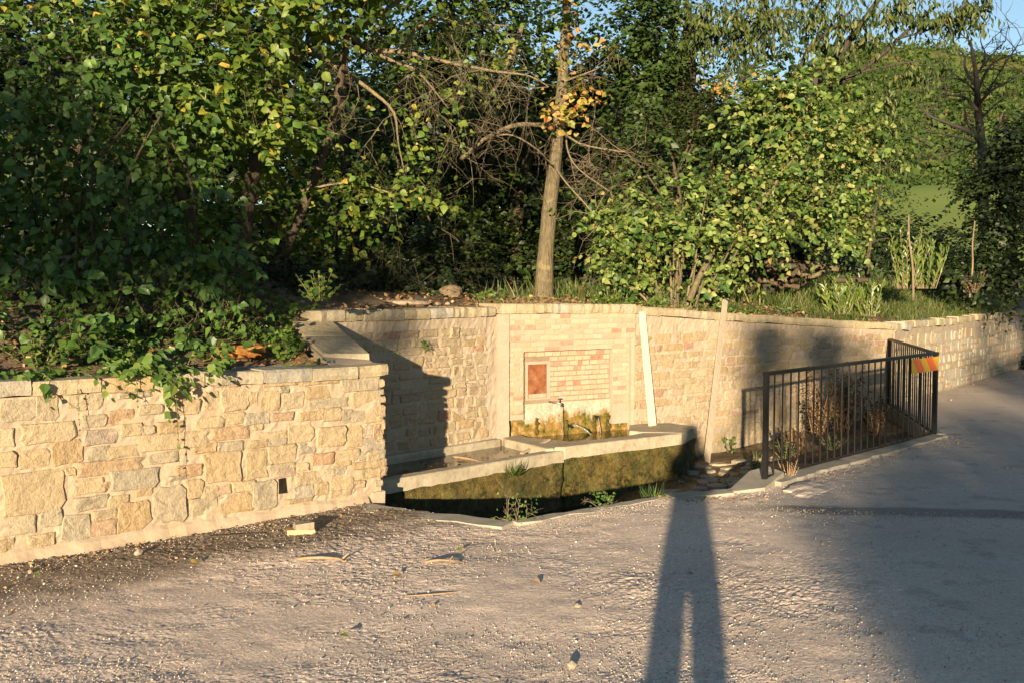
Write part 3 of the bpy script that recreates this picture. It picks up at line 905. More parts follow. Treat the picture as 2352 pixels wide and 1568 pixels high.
# ---- brick fountain
DF = (F1 - B1).normalized()
Lf = (F1 - B1).length
NF = Vector((DF.y, -DF.x, 0))
FW = thing('brick_fountain', 'pale brick fountain front with recessed panel, rusty door and small tap', 'fountain', B1)
def fpx(x_, y_):
    return (1230 + x_ * 430 / 1822) * 2352 / 2592, (760 + y_ * 430 / 1822) * 2352 / 2592
def fsz(x_, y_):
    return on_plane(*fpx(x_, y_), B1, DF)
ztop_f = 1.318
v3 = lambda s_, z_, o_=0.0: Vector((B1.x + DF.x * s_ + NF.x * o_, B1.y + DF.y * s_ + NF.y * o_, z_))
# backing
sN0, _ = fsz(408, 800)
sN1, _ = fsz(1360, 800)
_, zN1 = fsz(880, 535)
sD0, zD1 = fsz(470, 690)
sD1, zD0 = fsz(665, 1040)
mortar_body('backing', B1 - NF * 0.055, DF, Lf, lambda s_: ztop_f, -0.5, 0.35, M['plaster'], FW, 0.05, 0.005)
# surround, proud of the recessed panel: left jamb, right jamb, lintel
def plate(name, s0, s1, z0, z1, o0, o1, mat, amp=0.003):
    n1_, n2_ = max(2, int((s1 - s0) / 0.05)), max(2, int((z1 - z0) / 0.05))
    v, f = [], []
    for j in range(n2_ + 1):
        for i in range(n1_ + 1):
            ed = i in (0, n1_) or j in (0, n2_)
            s_, z_ = s0 + (s1 - s0) * i / n1_, z0 + (z1 - z0) * j / n2_
            jj = 0.004 * fbm(s_, z_, 4, 11) if ed else 0
            v.append(v3(s_ + jj, z_ + jj, o1 + amp * fbm(s_, z_, 1, 8)))
    for j in range(n2_):
        for i in range(n1_):
            a = j * (n1_ + 1) + i
            f.append((a, a + 1, a + n1_ + 2, a + n1_ + 1))
    w = n1_ + 1
    rim = [i for i in range(w)] + [j * w + n1_ for j in range(1, n2_ + 1)] + [n2_ * w + i for i in range(n1_ - 1, -1, -1)] + [j * w for j in range(n2_ - 1, 0, -1)]
    b = len(v)
    for i in rim:
        q = v[i] + NF * (o0 - o1)
        v.append(q)
    n_ = len(rim)
    for k in range(n_):
        f.append((rim[(k + 1) % n_], rim[k], b + k, b + (k + 1) % n_))
    return mk(name, v, f, mat, FW)
sS, _ = fsz(235, 700)
sE, zL = fsz(1545, 408)
_, zJ = fsz(300, 1285)
plate('pilaster', 0.0, sS, -0.1, ztop_f - 0.002, -0.07, 0.028, M['render'])
plate('left_jamb', sS, sN0, zJ, zN1, -0.07, -0.006, M['joint_pale'])
plate('right_jamb', sN1, sE, 0.16, zN1 + 0.001, -0.07, -0.006, M['joint_pale'])
plate('lintel', sS, sE, zN1, zL, -0.07, -0.006, M['joint_pale'])
plate('frieze', sS, Lf, zL + 0.001, ztop_f - 0.002, -0.07, 0.012, M['joint_pale'])
# bricks: shared meshes, scaled
bmesh_ids = []
for k in range(6):
    mb = MB()
    mb.box((0, 0, 0), (0.5, 0, 0), (0, 0.5, 0), (0, 0, 0.5), jit=0.06)
    o = mb.build('brick', M['brick'])
    bmesh_ids.append(o.data)
    bpy.data.objects.remove(o)
qF = Matrix.Rotation(math.atan2(DF.y, DF.x), 3, 'Z').to_quaternion()
nbrick = 0
def brick(s0, s1, z0, z1, off):
    global nbrick
    if s1 - s0 < 0.015:
        return
    pr = R.uniform(0.006, 0.011)
    q = qF @ Matrix.Rotation(R.uniform(-0.012, 0.012), 3, 'Y').to_quaternion()
    put('brick', R.choice(bmesh_ids), FW, v3((s0 + s1) / 2, (z0 + z1) / 2, off + pr - 0.02), q, (s1 - s0, 0.04, z1 - z0))
    nbrick += 1
def course(s0, s1, z0, h, off, bl, g=0.009, start=0.0):
    s_ = s0 - start
    while s_ < s1 - 0.01:
        l = bl * R.uniform(0.92, 1.06) * (0.52 if R.random() < 0.12 else 1)
        a, b = max(s0, s_), min(s1, s_ + l)
        brick(a + g / 2, b - g / 2, z0 + g / 2, z0 + h - g / 2, off)
        s_ += l
nr = 5
hh = (ztop_f - zL - 0.012) / nr
for i in range(nr):
    course(sS + 0.01, Lf - 0.004, zL + 0.006 + i * hh, hh, 0.012, 0.118, start=0.059 * (i % 2))
hh = (zL - zN1 - 0.006) / 2
for i in range(2):
    course(sS + 0.004, sE - 0.006, zN1 + 0.002 + i * hh, hh, -0.006, 0.17, start=0.08 * (i % 2))
nj = 14
hh = (zN1 - zJ) / nj
for i in range(nj):
    if i > 0:
        course(sS + 0.004, sN0 - 0.004, zJ + i * hh, hh, -0.006, 0.125, start=0.06 * (i % 2))
    if i > 1:
        course(sN1 + 0.004, sE - 0.006, zJ + i * hh, hh, -0.006, 0.115, start=0.055 * (i % 2))
_, zPb = fsz(900, 1075)
plate('panel', sN0 + 0.02, sN1 - 0.004, zPb - 0.01, zN1 - 0.002, -0.08, -0.050, M['joint'], 0.002)
ni = 10
hh = (zN1 - zPb - 0.004) / ni
for i in range(ni):
    z_ = zPb + i * hh
    if z_ + hh < zD0 - 0.01 or z_ > zD1 + 0.03:
        course(sN0 + 0.03, sN1 - 0.01, z_, hh, -0.050, 0.098, start=0.049 * (i % 2))
    else:
        course(sD1 + 0.05, sN1 - 0.01, z_, hh, -0.050, 0.098, start=0.049 * (i % 2))
# rusty door in a plain frame
plate('door_frame', sD0 - 0.02, sD1 + 0.05, zD0 - 0.02, zD1 + 0.03, -0.08, -0.036, M['render'], 0.001)
mb = MB()
mb.box(v3((sD0 + sD1) / 2, (zD0 + zD1) / 2, -0.036), DF * (sD1 - sD0) / 2, NF * 0.008, (0, 0, (zD1 - zD0) / 2), jit=0.001)
dr = mb.build('door', M['rust'], FW)
mb = MB()
mb.box(v3((sD0 + sD1) / 2, zD0 + 0.022, -0.028), DF * (sD1 - sD0) / 2 * 0.97, NF * 0.003, (0, 0, 0.02))
mb.build('kick_strip', M['board'], dr)
# the tap: bib with a T handle and a pipe back to the wall
sT, zT = fsz(770, 1095)
mb = MB()
mb.tube([v3(sT - 0.07, zT + 0.008, -0.06), v3(sT - 0.06, zT + 0.008, 0.01), v3(sT - 0.02, zT + 0.004, 0.05), v3(sT, zT - 0.005, 0.06), v3(sT + 0.004, zT - 0.032, 0.062)], [0.010, 0.010, 0.011, 0.012, 0.009], 8)
tap = mb.build('tap', M['brass'], FW, smooth=True)
mb = MB()
mb.tube([v3(sT - 0.02, zT + 0.004, 0.05), v3(sT - 0.02, zT + 0.045, 0.05)], [0.008, 0.006], 6)
mb.tube([v3(sT - 0.05, zT + 0.048, 0.05), v3(sT + 0.012, zT + 0.046, 0.05)], 0.006, 6)
mb.build('tap_handle', M['brass'], tap, smooth=True)
# two spouts low down and green algae trails
for (xx, y0, y1, w) in ((572, 1265, 1450, 0.024), (1190, 1235, 1460, 0.026), (885, 1290, 1480, 0.034), (1335, 1240, 1440, 0.03)):
    s_, z1_ = fsz(xx, y0)
    _, z0_ = fsz(xx, y1)
    mb = MB()
    k = 9
    pts = [v3(s_ + R.uniform(-0.006, 0.006), z1_ + (z0_ - z1_) * i / k, -0.05 + R.uniform(0, 0.008)) for i in range(k + 1)]
    mb.tube(pts, [w * (0.4 + 0.7 * R.random()) for _ in pts], 7, wob=0.3)
    mb.build('moss_trail', M['moss_face'], FW, smooth=True)
for xx, yy in ((1190, 1245), (915, 1345)):
    s_, z_ = fsz(xx, yy)
    mb = MB()
    mb.tube([v3(s_, z_, -0.08), v3(s_, z_ - 0.004, 0.015)], 0.016, 9)
    mb.build('spout', M['hole'], FW, smooth=True)
cap_row(B1 - DF * 0.01, DF, Lf + 0.012, lambda s_: 1.418 - 0.012 * s_, 0.098, 0.42, 0.05, M['cap'], FW, (0.10, 0.22), dz=0.003)
# crumbling return of the fountain at its right side
mb = MB()
mb.box(v3(Lf - 0.02, 0.58, -0.1), DF * 0.02, NF * 0.108, (0, 0, 0.73), jit=0.006)
mb.build('return_edge', M['mortar_pale'], FW)

# ---- long wall right of the fountain, then the shaded road wall
DR = (A2 - F1).normalized()
Lr = (A2 - F1).length
zr = lambda s_: 1.392 - 0.30 * min(1, max(0, s_ / Lr)) ** 0.85
RW = thing('stone_wall', 'long cream stone wall right of the fountain, running behind the black railing', 'stone wall', F1)
mortar_body('mortar', F1 - DR * 0.02, DR, Lr + 0.02, lambda s_: zr(s_) - 0.09, -0.5, 0.4, M['mortar_pale'], RW)
rows(F1, DR, Lr - 0.02, lambda s_: zr(s_) - 0.095, -0.16, (0.065, 0.125), (0.14, 0.36), M['stone_pale'], RW, 0.010, (0.003, 0.008), maxn=270, wob=0.14)
cap_row(F1, DR, Lr, lambda s_: zr(s_), 0.095, 0.42, 0.035, M['cap'], RW, (0.24, 0.5), dz=0.008)
DS = (A3 - A2).normalized()
Ls = (A3 - A2).length + 4.5
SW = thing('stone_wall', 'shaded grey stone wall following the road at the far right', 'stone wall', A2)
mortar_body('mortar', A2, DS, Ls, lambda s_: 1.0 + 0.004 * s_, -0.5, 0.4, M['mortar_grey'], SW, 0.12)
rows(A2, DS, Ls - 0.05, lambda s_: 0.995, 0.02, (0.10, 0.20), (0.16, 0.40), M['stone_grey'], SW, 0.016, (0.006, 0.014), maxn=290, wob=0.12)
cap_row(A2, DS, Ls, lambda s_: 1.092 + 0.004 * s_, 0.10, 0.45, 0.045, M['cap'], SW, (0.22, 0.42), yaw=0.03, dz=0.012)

# ---- double trough
T0, T1, T2 = Vector((-1.16, 7.99, 0.09)), Vector((0.482, 9.696, 0.10)), Z(1566, 994, 0.13)
TR = thing('trough', 'two basin concrete washing trough with mossy front below the fountain', 'trough', T1)
def mossy_wall(name, P, Q, zt0, zt1, zb0, zb1, off, thick):
    D = (Q - P)
    D.z = 0
    L = D.length
    D = D / L
    N = Vector((D.y, -D.x, 0))
    n1_, n2_ = max(3, int(L / 0.03)), 18
    v, f = [], []
    for j in range(n2_ + 1):
        for i in range(n1_ + 1):
            s_ = L * i / n1_
            t_ = j / n2_
            zt_ = zt0 + (zt1 - zt0) * s_ / L
            zb_ = zb0 + (zb1 - zb0) * s_ / L
            z_ = zb_ + (zt_ - zb_) * t_
            k = off + 0.022 * fbm(P.x + s_, z_, 3, 5) + 0.010 * fbm(P.x + s_, z_, 8, 22) + 0.05 * max(0, 0.25 - t_)
            p = P + D * s_ + N * k
            v.append((p.x, p.y, z_))
    for j in range(n2_):
        for i in range(n1_):
            a = j * (n1_ + 1) + i
            f.append((a, a + 1, a + n1_ + 2, a + n1_ + 1))
    b = len(v)
    for s_, z_ in ((0, zb0), (L, zb1), (L, zt1), (0, zt0)):
        p = P + D * s_ - N * thick
        v.append((p.x, p.y, z_))
    w = n1_ + 1
    f += [tuple([n2_ * w + i for i in range(w)] + [b + 2, b + 3]), tuple([j * w + n1_ for j in range(n2_ + 1)][::-1] + [b + 1, b + 2][::1]), tuple([j * w for j in range(n2_ + 1)] + [b + 3, b])]
    return mk(name, v, f, M['moss_face'], TR, smooth=True)
mossy_wall('front_face', T0, T1, -0.004, 0.0, -0.6, -0.5, -0.02, 0.1)
mossy_wall('front_face', T1 + (T2 - T1) * 0.012, T2, 0.02, 0.045, -0.5, -0.36, -0.02, 0.22)
dT = (T2 - T1)
dT.z = 0
dT.normalize()
T3 = Vector((1.93, 11.06, 0.13))
mossy_wall('end_face', T2, T3, 0.045, 0.045, -0.4, -0.35, -0.02, 0.2)
def rim(name, poly, zt, zb, mat='concrete', jit=0.004):
    """rim slab with a softened upper edge and slightly uneven outline"""
    pts = []
    n = len(poly)
    for i in range(n):
        a, b = Vector(poly[i]), Vector(poly[(i + 1) % n])
        a.z = b.z = 0
        m = max(1, int((b - a).length / 0.08))
        for k in range(m):
            p = a.lerp(b, k / m)
            pts.append(p + Vector((jit * fbm(p.x, p.y, 0, 9), jit * fbm(p.x, p.y, 5, 9), 0)))
    cx = sum((p for p in pts), Vector((0, 0, 0))) / len(pts)
    v = []
    for zz_, ins in ((zb, 0.0), (zt - 0.014, 0.0), (zt - 0.003, 0.007), (zt, 0.018)):
        for i, p in enumerate(pts):
            t_ = (pts[(i + 1) % len(pts)] - pts[i - 1]).normalized()
            q = p + Vector((-t_.y, t_.x, 0)) * ins
            zj = zz_ + (0.014 * fbm(p.x, p.y, 11, 10) if zz_ == zb else 0.003 * fbm(p.x, p.y, 2, 6))
            v.append((q.x, q.y, zj))
    m = len(pts)
    f = [(r_ * m + i, r_ * m + (i + 1) % m, (r_ + 1) * m + (i + 1) % m, (r_ + 1) * m + i) for r_ in range(3) for i in range(m)]
    f.append(tuple(3 * m + i for i in range(m)))
    f.append(tuple(range(m - 1, -1, -1)))
    return mk(name, v, f, M[mat], TR)
dl = (T1 - T0)
dl.z = 0
dl.normalize()
nl = Vector((dl.y, -dl.x, 0))
rim('rim', [T0, T1 - dl * 0.012, T1 - dl * 0.012 - nl * 0.13, T0 - nl * 0.13], 0.095, -0.008)
nt = Vector((dT.y, -dT.x, 0))
Pc, Pd = Z(1210, 1001, .125), Z(1312, 1011, .125)
I1 = Z(1462, 995, .128)
Pa, Pb = Z(1160, 1006, .125), Z(1254, 1028, .125)
rim('rim', [T1 + dT * 0.006, T2, T2 - dT * 0.02 + Vector((0.02, 0.1, 0)), I1 + Vector((0.06, 0.08, 0)), I1, Z(1385, 1007, .127), Pd, Pb.lerp(T1, 0.45)], 0.128, 0.016)
rim('partition', [Pb.lerp(T1, 0.42), Pd - Vector((0.004, 0.004, 0)), Pc, Pc + Vector((-0.05, 0.2, 0)), Pa + Vector((-0.03, 0.12, 0)), Pa, Pb], 0.120, -0.1)
rim('end_slab', [T2 + Vector((0.0, 0.012, 0)), T3, T3 + Vector((-0.25, 0.32, 0)), F1 + Vector((-0.04, 0.02, 0)), I1 + Vector((-0.05, 0.19, 0)), I1 + Vector((0.06, 0.09, 0))], 0.134, 0.02)
# inner back ledge of the lower basin
rim('back_ledge', [B0 + DB * 0.1 + Vector((DB.y, -DB.x, 0)) * 0.075, B1 + Vector((DB.y, -DB.x, 0)) * 0.075 - DB * 0.02, B1 - DB * 0.02, B0 + DB * 0.1], 0.115, -0.1, 'moss_face' if False else 'concrete')
# water in both basins
o = mk('basin_water', [(-1.3, 8.0, 0.042), (0.44, 9.68, 0.042), (0.2, 10.55, 0.042), (-0.2, 10.4, 0.042), (-1.6, 8.85, 0.042)], [(0, 1, 2, 3, 4)], M['water_lower'])
tag(o, kind='structure')
up = [Pb + Vector((0.03, 0.02, 0)), T1 + dT * 0.05 + Vector((-0.02, 0.08, 0)), I1 + Vector((0.05, 0.05, 0)), F1 + NF * -0.06, B1 - NF * 0.06 + DF * 0.1]
o = mk('basin_water', [(p.x, p.y, 0.082) for p in up], [tuple(range(5))], M['water_upper'])
tag(o, kind='structure')
# mossy bottom band between basin and fountain face
# falling water
def jet(pts, rad, label):
    mb = MB()
    mb.tube(pts, rad, 7, wob=0.12)
    o = mb.build('water_jet', M['jet'], smooth=True, loc=pts[0])
    tag(o, label, 'water jet')
jet([v3(sT + 0.004 + 0.001 * i, zT - 0.034 - 0.03 * i, 0.062 + 0.001 * i) for i in range(13)], [0.004 - 0.0001 * i for i in range(13)], 'thin stream of water falling from the tap')
s_, z_ = fsz(920, 1345)
s2_, z2_ = fsz(1040, 1490)
arc = []
for i in range(12):
    t_ = i / 11
    arc.append(v3(s_ + (s2_ - s_) * t_, z_ + 0.01 + 0.02 * t_ - (z_ - 0.085 + 0.03) * t_ * t_, 0.015 + 0.14 * t_))
jet(arc, [0.010 + 0.004 * math.sin(i) for i in range(12)], 'arched spurt of water from the low middle spout')
s_, z_ = fsz(1195, 1250)
jet([v3(s_ + 0.002 * i, z_ - 0.014 * i, 0.02 + 0.001 * i) for i in range(13)], 0.006, 'straight trickle of water from the low right spout')

# ---- bank behind the walls
pl = [(LFAR - DL * 30, 1.0), (LFAR, 1.0), (PL0, 0.985), (WE - DL * 0.35, 0.955), (WE + DW * 0.35 - DL * 0.42, 1.06), (WE + DW * 0.75 - DL * 0.40, 1.17), (B0 - DB * 0.25, 1.30), (B0 + DB * 0.3, 1.36), (B1, 1.37), (F1, 1.36), (F1 + DR * 1.2, 1.27), (F1 + DR * 2.4, 1.19), (A2, 1.07), (A3, 1.07), (A4, 1.2), (A5, 1.4)]
off_back = {0: 0.12, 8: 0.1}
pts = []
for i in range(len(pl) - 1):
    a, b = pl[i], pl[i + 1]
    L = (b[0] - a[0]).length
    m = max(1, int(L / 0.25)) if L < 12 else max(1, int(L / 3))
    for k in range(m):
        pts.append((a[0].lerp(b[0], k / m), a[1] + (b[1] - a[1]) * k / m))
pts.append(pl[-1])
EB = Vector((-0.75, 0.66, 0))
OFF = [0.13, 0.3, 0.5, 0.75, 1.05, 1.4, 1.9, 2.5, 3.3, 4.5, 6, 8, 11, 15, 20, 28, 40, 60]
def bank_z(p, z0, d):
    left = max(0, min(1, (0.5 - p.x) / 2.5))
    right = max(0, min(1, (p.x - 2.0) / 3.0))
    rise = left * 0.5 * min(1, max(0, d - 0.55) / 1.8) + right * 0.35 * min(1, d / 2.2) + 0.06 * min(1, d / 1.0) + 0.03 * min(d, 20)
    z_ = z0 + rise
    z_ += min(1, d / 0.6) * (0.05 * fbm(p.x - 0.75 * d, p.y + 0.66 * d, 0, 1.6) + 0.018 * fbm(p.x - 0.75 * d, p.y + 0.66 * d, 0, 7)) - 0.012
    return z_ if d < 30 else z_ - (d - 30) * 0.2
vs_, fs_ = [], []
BANK = []
for (p, z0) in pts:
    BANK.append((p, z0))
    for d in OFF:
        q = p + EB * d
        vs_.append((q.x, q.y, bank_z(p, z0, d)))
w = len(OFF)
for i in range(len(pts) - 1):
    for k in range(w - 1):
        fs_.append((i * w + k, (i + 1) * w + k, (i + 1) * w + k + 1, i * w + k + 1))
bank = mk('bank', vs_, fs_, M['soil'], smooth=True)
tag(bank, kind='structure')
def bank_at(i_f, d):
    """point on the bank: i_f along the wall line (index, float), d metres behind it"""
    i = int(i_f)
    i2 = min(i + 1, len(pts) - 1)
    t_ = i_f - i
    p = pts[i][0].lerp(pts[i2][0], t_)
    z0 = pts[i][1] * (1 - t_) + pts[i2][1] * t_
    q = p + EB * d
    return Vector((q.x, q.y, bank_z(p, z0, d)))
def bank_index(P):
    return min(range(len(pts)), key=lambda i: (pts[i][0] - P).length)
from mathutils.bvhtree import BVHTree
_bvh = BVHTree.FromPolygons([Vector(v) for v in vs_], fs_)
def ground_z(x_, y_, dflt=1.5):
    h = _bvh.ray_cast(Vector((x_, y_, 60)), Vector((0, 0, -1)))
    return h[0].z if h[0] is not None else dflt

def onbank(u, v, dz=0.0):
    h = _bvh.ray_cast(Vector((0, 0, CAM_H)), ray(u, v).normalized())
    return (h[0] if h[0] is not None else at(u, v, 10)) + Vector((0, 0, dz))

# ---- meadow and scrubby hill in the distance
v, f = [], []
nx_, ny_ = 60, 50
def hill_z(x_, y_):
    if y_ < 60: b = 1.4 + 0.05 * (y_ - 40)
    elif y_ < 150: b = 2.4 + (y_ - 60) * 0.155
    else: b = 16.4 + (y_ - 150) * 0.345
    b = min(b, 66 + 4.5 * math.sin(x_ * 0.02 + 1.0))
    k_ = min(1, max(0, (x_ / max(y_, 1) - 0.10) / 0.22))
    b = 2 + (b - 2) * k_ * k_ * (3 - 2 * k_) if b > 2 else b
    return b + (1.5 + 0.01 * y_) * fbm(x_, y_, 0, 0.012) * min(1, max(0, y_ - 50) / 60)
for j in range(ny_ + 1):
    for i in range(nx_ + 1):
        x_ = -260 + 700 * i / nx_
        y_ = 40 + 420 * (j / ny_)
        v.append((x_, y_, hill_z(x_, y_) if y_ > 41 else 0.5))
for j in range(ny_):
    for i in range(nx_):
        a = j * (nx_ + 1) + i
        f.append((a, a + 1, a + nx_ + 2, a + nx_ + 1))
fm = [q for q in f if v[q[0]][1] < 148]
fh = [q for q in f if v[q[0]][1] >= 148]
tag(mk('meadow', v, fm, M['field'], smooth=True), kind='structure')
tag(mk('hill', v, fh, M['hill'], smooth=True), kind='structure')
# ================================================================== vegetation helpers
def tri_leaf(width, curl=0.06, full=True, wmax=0.42):
    if full:
        m = [(0, 0, 0), (.35, 0, -.03), (.7, 0, -.035), (1, 0, -curl * 1.6)]
        l = [(.08, width * .60, .04), (.38, width, curl * 1.5), (.74, width * .52, curl * .2)]
        r = [(a, -b, c) for a, b, c in l]
        v = m + l + r
        f = [(0, 1, 4), (4, 1, 5), (1, 2, 5), (5, 2, 6), (2, 3, 6), (0, 7, 1), (7, 8, 1), (1, 8, 2), (8, 9, 2), (2, 9, 3)]
    else:
        v = [(0, 0, 0), (.5, 0, -.04), (1, 0, -curl * 1.5), (wmax, width, curl), (wmax, -width, curl)]
        f = [(0, 1, 3), (1, 2, 3), (0, 4, 1), (1, 4, 2)]
    return np.array(v, float), np.array(f, int)
T_HAZEL = tri_leaf(0.42, 0.09)
T_SIMPLE = tri_leaf(0.34, 0.06, False)
T_ROUND = tri_leaf(0.42, 0.05, False)
T_LONG = tri_leaf(0.19, 0.10, False, 0.45)
T_LAUREL = tri_leaf(0.15, 0.05, False, 0.55)
T_HEART = tri_leaf(0.42, 0.04)
T_BLADE = (np.array([(0, .022, 0), (0, -.022, 0), (.5, .017, .07), (.5, -.017, .07), (1, 0, -.10)], float), np.array([(0, 1, 2), (1, 3, 2), (2, 3, 4)], int))

def nrm_(a):
    return a / np.maximum(np.linalg.norm(a, axis=-1, keepdims=True), 1e-9)
class Leaves:
    def __init__(s):
        s.b, s.a, s.n, s.s, s.r = [], [], [], [], []
    def add(s, b, a, n, sz, r):
        s.b.append(b); s.a.append(a); s.n.append(n); s.s.append(sz); s.r.append(r)
    def arr(s):
        b, a, n = np.concatenate(s.b), nrm_(np.concatenate(s.a)), np.concatenate(s.n)
        n = nrm_(n - a * np.sum(a * n, axis=1, keepdims=True))
        return b, a, n, np.concatenate(s.s), np.concatenate(s.r)
def leaf_mesh(name, tpl, arr, mat, parent, kind='stuff', loc=None):
    b, a, n, sz, r = arr
    V, F = tpl
    sd = np.cross(n, a)
    N_, k = len(b), len(V)
    P = b[:, None, :] + sz[:, None, None] * (V[None, :, 0:1] * a[:, None, :] + V[None, :, 1:2] * sd[:, None, :] + V[None, :, 2:3] * n[:, None, :])
    faces = (F[None, :, :] + (np.arange(N_) * k)[:, None, None]).reshape(-1, 3)
    o = mk(name, P.reshape(-1, 3), faces, mat, parent, rnd=np.repeat(r, k), loc=loc)
    if kind:
        o['kind'] = kind
    return o
_leafmesh = {}
def single_leaf(tplname, tpl, mat):
    key = (tplname, mat.name)
    if key not in _leafmesh:
        o = mk('leaf', tpl[0], [tuple(int(i) for i in f) for f in tpl[1]], mat, rnd=np.zeros(len(tpl[0])))
        _leafmesh[key] = o.data
        bpy.data.objects.remove(o)
    return _leafmesh[key]
def in_frame(b, m=0.0):
    d = b - np.array([0, 0, CAM_H])
    cz = d[:, 1] * math.cos(PITCH) - d[:, 2] * math.sin(PITCH)
    cy = d[:, 1] * math.sin(PITCH) + d[:, 2] * math.cos(PITCH)
    return (cz > 0.5) & (np.abs(d[:, 0] / cz) < 0.48 - m) & (np.abs(cy / cz) < 0.32 - m)
def foliage(lv, tplname, tpl, mat, parent, singles=0, cheap=None, name='foliage'):
    arr = lv.arr()
    b = arr[0]
    if singles:
        d = np.linalg.norm(b - np.array([0, 0, CAM_H]), axis=1) / arr[3] * 0.1
        d[~in_frame(b, 0.01)] = 1e9
        idx = np.argsort(d)[:singles]
        idx = idx[d[idx] < 1e8]
        me = single_leaf(tplname, tpl, mat)
        sd = np.cross(arr[2], arr[1])
        for i in idx:
            m = Matrix(((arr[1][i][0], sd[i][0], arr[2][i][0]), (arr[1][i][1], sd[i][1], arr[2][i][1]), (arr[1][i][2], sd[i][2], arr[2][i][2])))
            s_ = float(arr[3][i])
            put('leaf', me, parent, b[i], m.to_quaternion(), (s_, s_, s_))
        keep = np.ones(len(b), bool)
        keep[idx] = False
        arr = tuple(q[keep] for q in arr)
    return leaf_mesh(name, cheap or tpl, arr, mat, parent)

def shoot(lv, p, d, L, nl, size, droop, out, twigs=None, up=0.6, spread=0.9, hang=0.3, rbase=None, lean=0.25, face=0.5, tr=0.0026):
    p = np.asarray(p, float)
    d = nrm_(np.asarray(d, float))
    t = (np.arange(nl) + 0.6) / nl
    path = p + d * (L * t)[:, None] + np.array([0, 0, -1.0]) * (droop * L * t * t)[:, None]
    tang = nrm_(d[None, :] + np.array([0, 0, -1.0]) * (2 * droop * t)[:, None])
    side = nrm_(np.cross(tang, np.array([0, 0, 1.0])) + 1e-6)
    sg = np.where(np.arange(nl) % 2 == 0, 1.0, -1.0)[:, None]
    ax = side * sg * spread + tang * 0.45 + np.array([0, 0, -1.0]) * hang + NR.normal(0, 0.28, (nl, 3))
    nn = np.array([0, 0, 1.0]) * up + np.asarray(out) * face + NR.normal(0, lean, (nl, 3))
    sz = size * NR.uniform(0.5, 1.18, nl) * np.where(t > 0.85, 0.75, 1.0) * NR.uniform(0.8, 1.15)
    r0 = NR.uniform(0, 1) if rbase is None else rbase
    lv.add(path, ax, nn, sz, np.clip(0.55 * r0 + 0.45 * NR.uniform(0, 1, nl), 0.0, 0.995))
    if twigs is not None:
        k = 4
        tt = np.linspace(0, 1, k)
        tp = p + d * (L * tt)[:, None] + np.array([0, 0, -1.0]) * (droop * L * tt * tt)[:, None]
        twigs.tube([Vector(q) for q in tp], [tr, tr * 0.85, tr * 0.6, tr * 0.3], 3, cap=False)
def blob(u, v, Y, ru, rv, ry=None):
    c = at(u, v, Y)
    rx, rz = ru * Y / FPX, rv * Y / FPX
    return (np.array(c), np.array([rx, ry if ry else max(0.35, 0.6 * (rx + rz) / 2), rz]))
def crown(lv, tw, blobs, n, nl, size, L=(0.4, 0.9), droop=0.25, inner=0.35, clump=0, **kw):
    w = np.array([b[1].prod() ** 0.67 for b in blobs])
    w = w / w.sum()
    for _ in range(n):
        c, r = blobs[NR.choice(len(blobs), p=w)]
        q = nrm_(NR.normal(0, 1, 3))
        k = inner + (1 - inner) * NR.uniform() ** 0.6
        p = c + r * q * k * 0.92
        if clump and fbm(p[0], p[1], p[2], clump) < -0.05 and R.random() < 0.8:
            continue
        out = nrm_(q / r)
        d = out * 0.8 + np.array([0, 0, 0.25]) + NR.normal(0, 0.45, 3)
        l_ = NR.uniform(*L)
        shoot(lv, p - nrm_(d) * l_ * 0.4, d, l_, max(2, int(nl * NR.uniform(0.7, 1.2))), size, droop * NR.uniform(0.4, 1.4), out, tw, **kw)
def limb(mb, pts, r0, r1, n=7, wob=0.06, sub=3):
    """smooth tapering limb through the points"""
    P = [Vector(p) for p in pts]
    out = []
    for i in range(len(P) - 1):
        a, b, c, d = P[max(0, i - 1)], P[i], P[i + 1], P[min(len(P) - 1, i + 2)]
        for k in range(sub):
            t_ = k / sub
            out.append(0.5 * ((2 * b) + (c - a) * t_ + (2 * a - 5 * b + 4 * c - d) * t_ * t_ + (3 * b - a - 3 * c + d) * t_ ** 3))
    out.append(P[-1])
    m = len(out)
    mb.tube(out, [r0 + (r1 - r0) * (i / (m - 1)) for i in range(m)], n, wob=wob)
    return out
def twiggy(mb, p, d, L, r, depth, droop=0.1, n=3, spread=0.8):
    """bare branching twigs"""
    p = Vector(p)
    d = Vector(d).normalized()
    k = 4
    pts_ = [p]
    q, dd = p, d
    for i in range(k):
        dd = (dd + Vector((R.gauss(0, 0.22), R.gauss(0, 0.22), R.gauss(0, 0.22) - droop))).normalized()
        q = q + dd * (L / k)
        pts_.append(q)
    mb.tube(pts_, [r, r * 0.85, r * 0.7, r * 0.5, r * 0.3], 4 if r > 0.006 else 3, cap=False)
    if depth > 0:
        for j in range(n):
            i = R.randint(1, k)
            nd = (dd * 0.5 + Vector((R.gauss(0, spread), R.gauss(0, spread), R.gauss(0, spread) - droop))).normalized()
            twiggy(mb, pts_[i], nd, L * R.uniform(0.45, 0.8), r * 0.6, depth - 1, droop, n, spread)

def plant(name, label, cat, base, group=None):
    return thing(name, label, cat, base, group)
def gz(u, v, Y, dz=0.0):
    """foot on the bank under the pixel column u at depth Y"""
    p = at(u, v, Y)
    return Vector((p.x, p.y, ground_z(p.x, p.y) + dz))

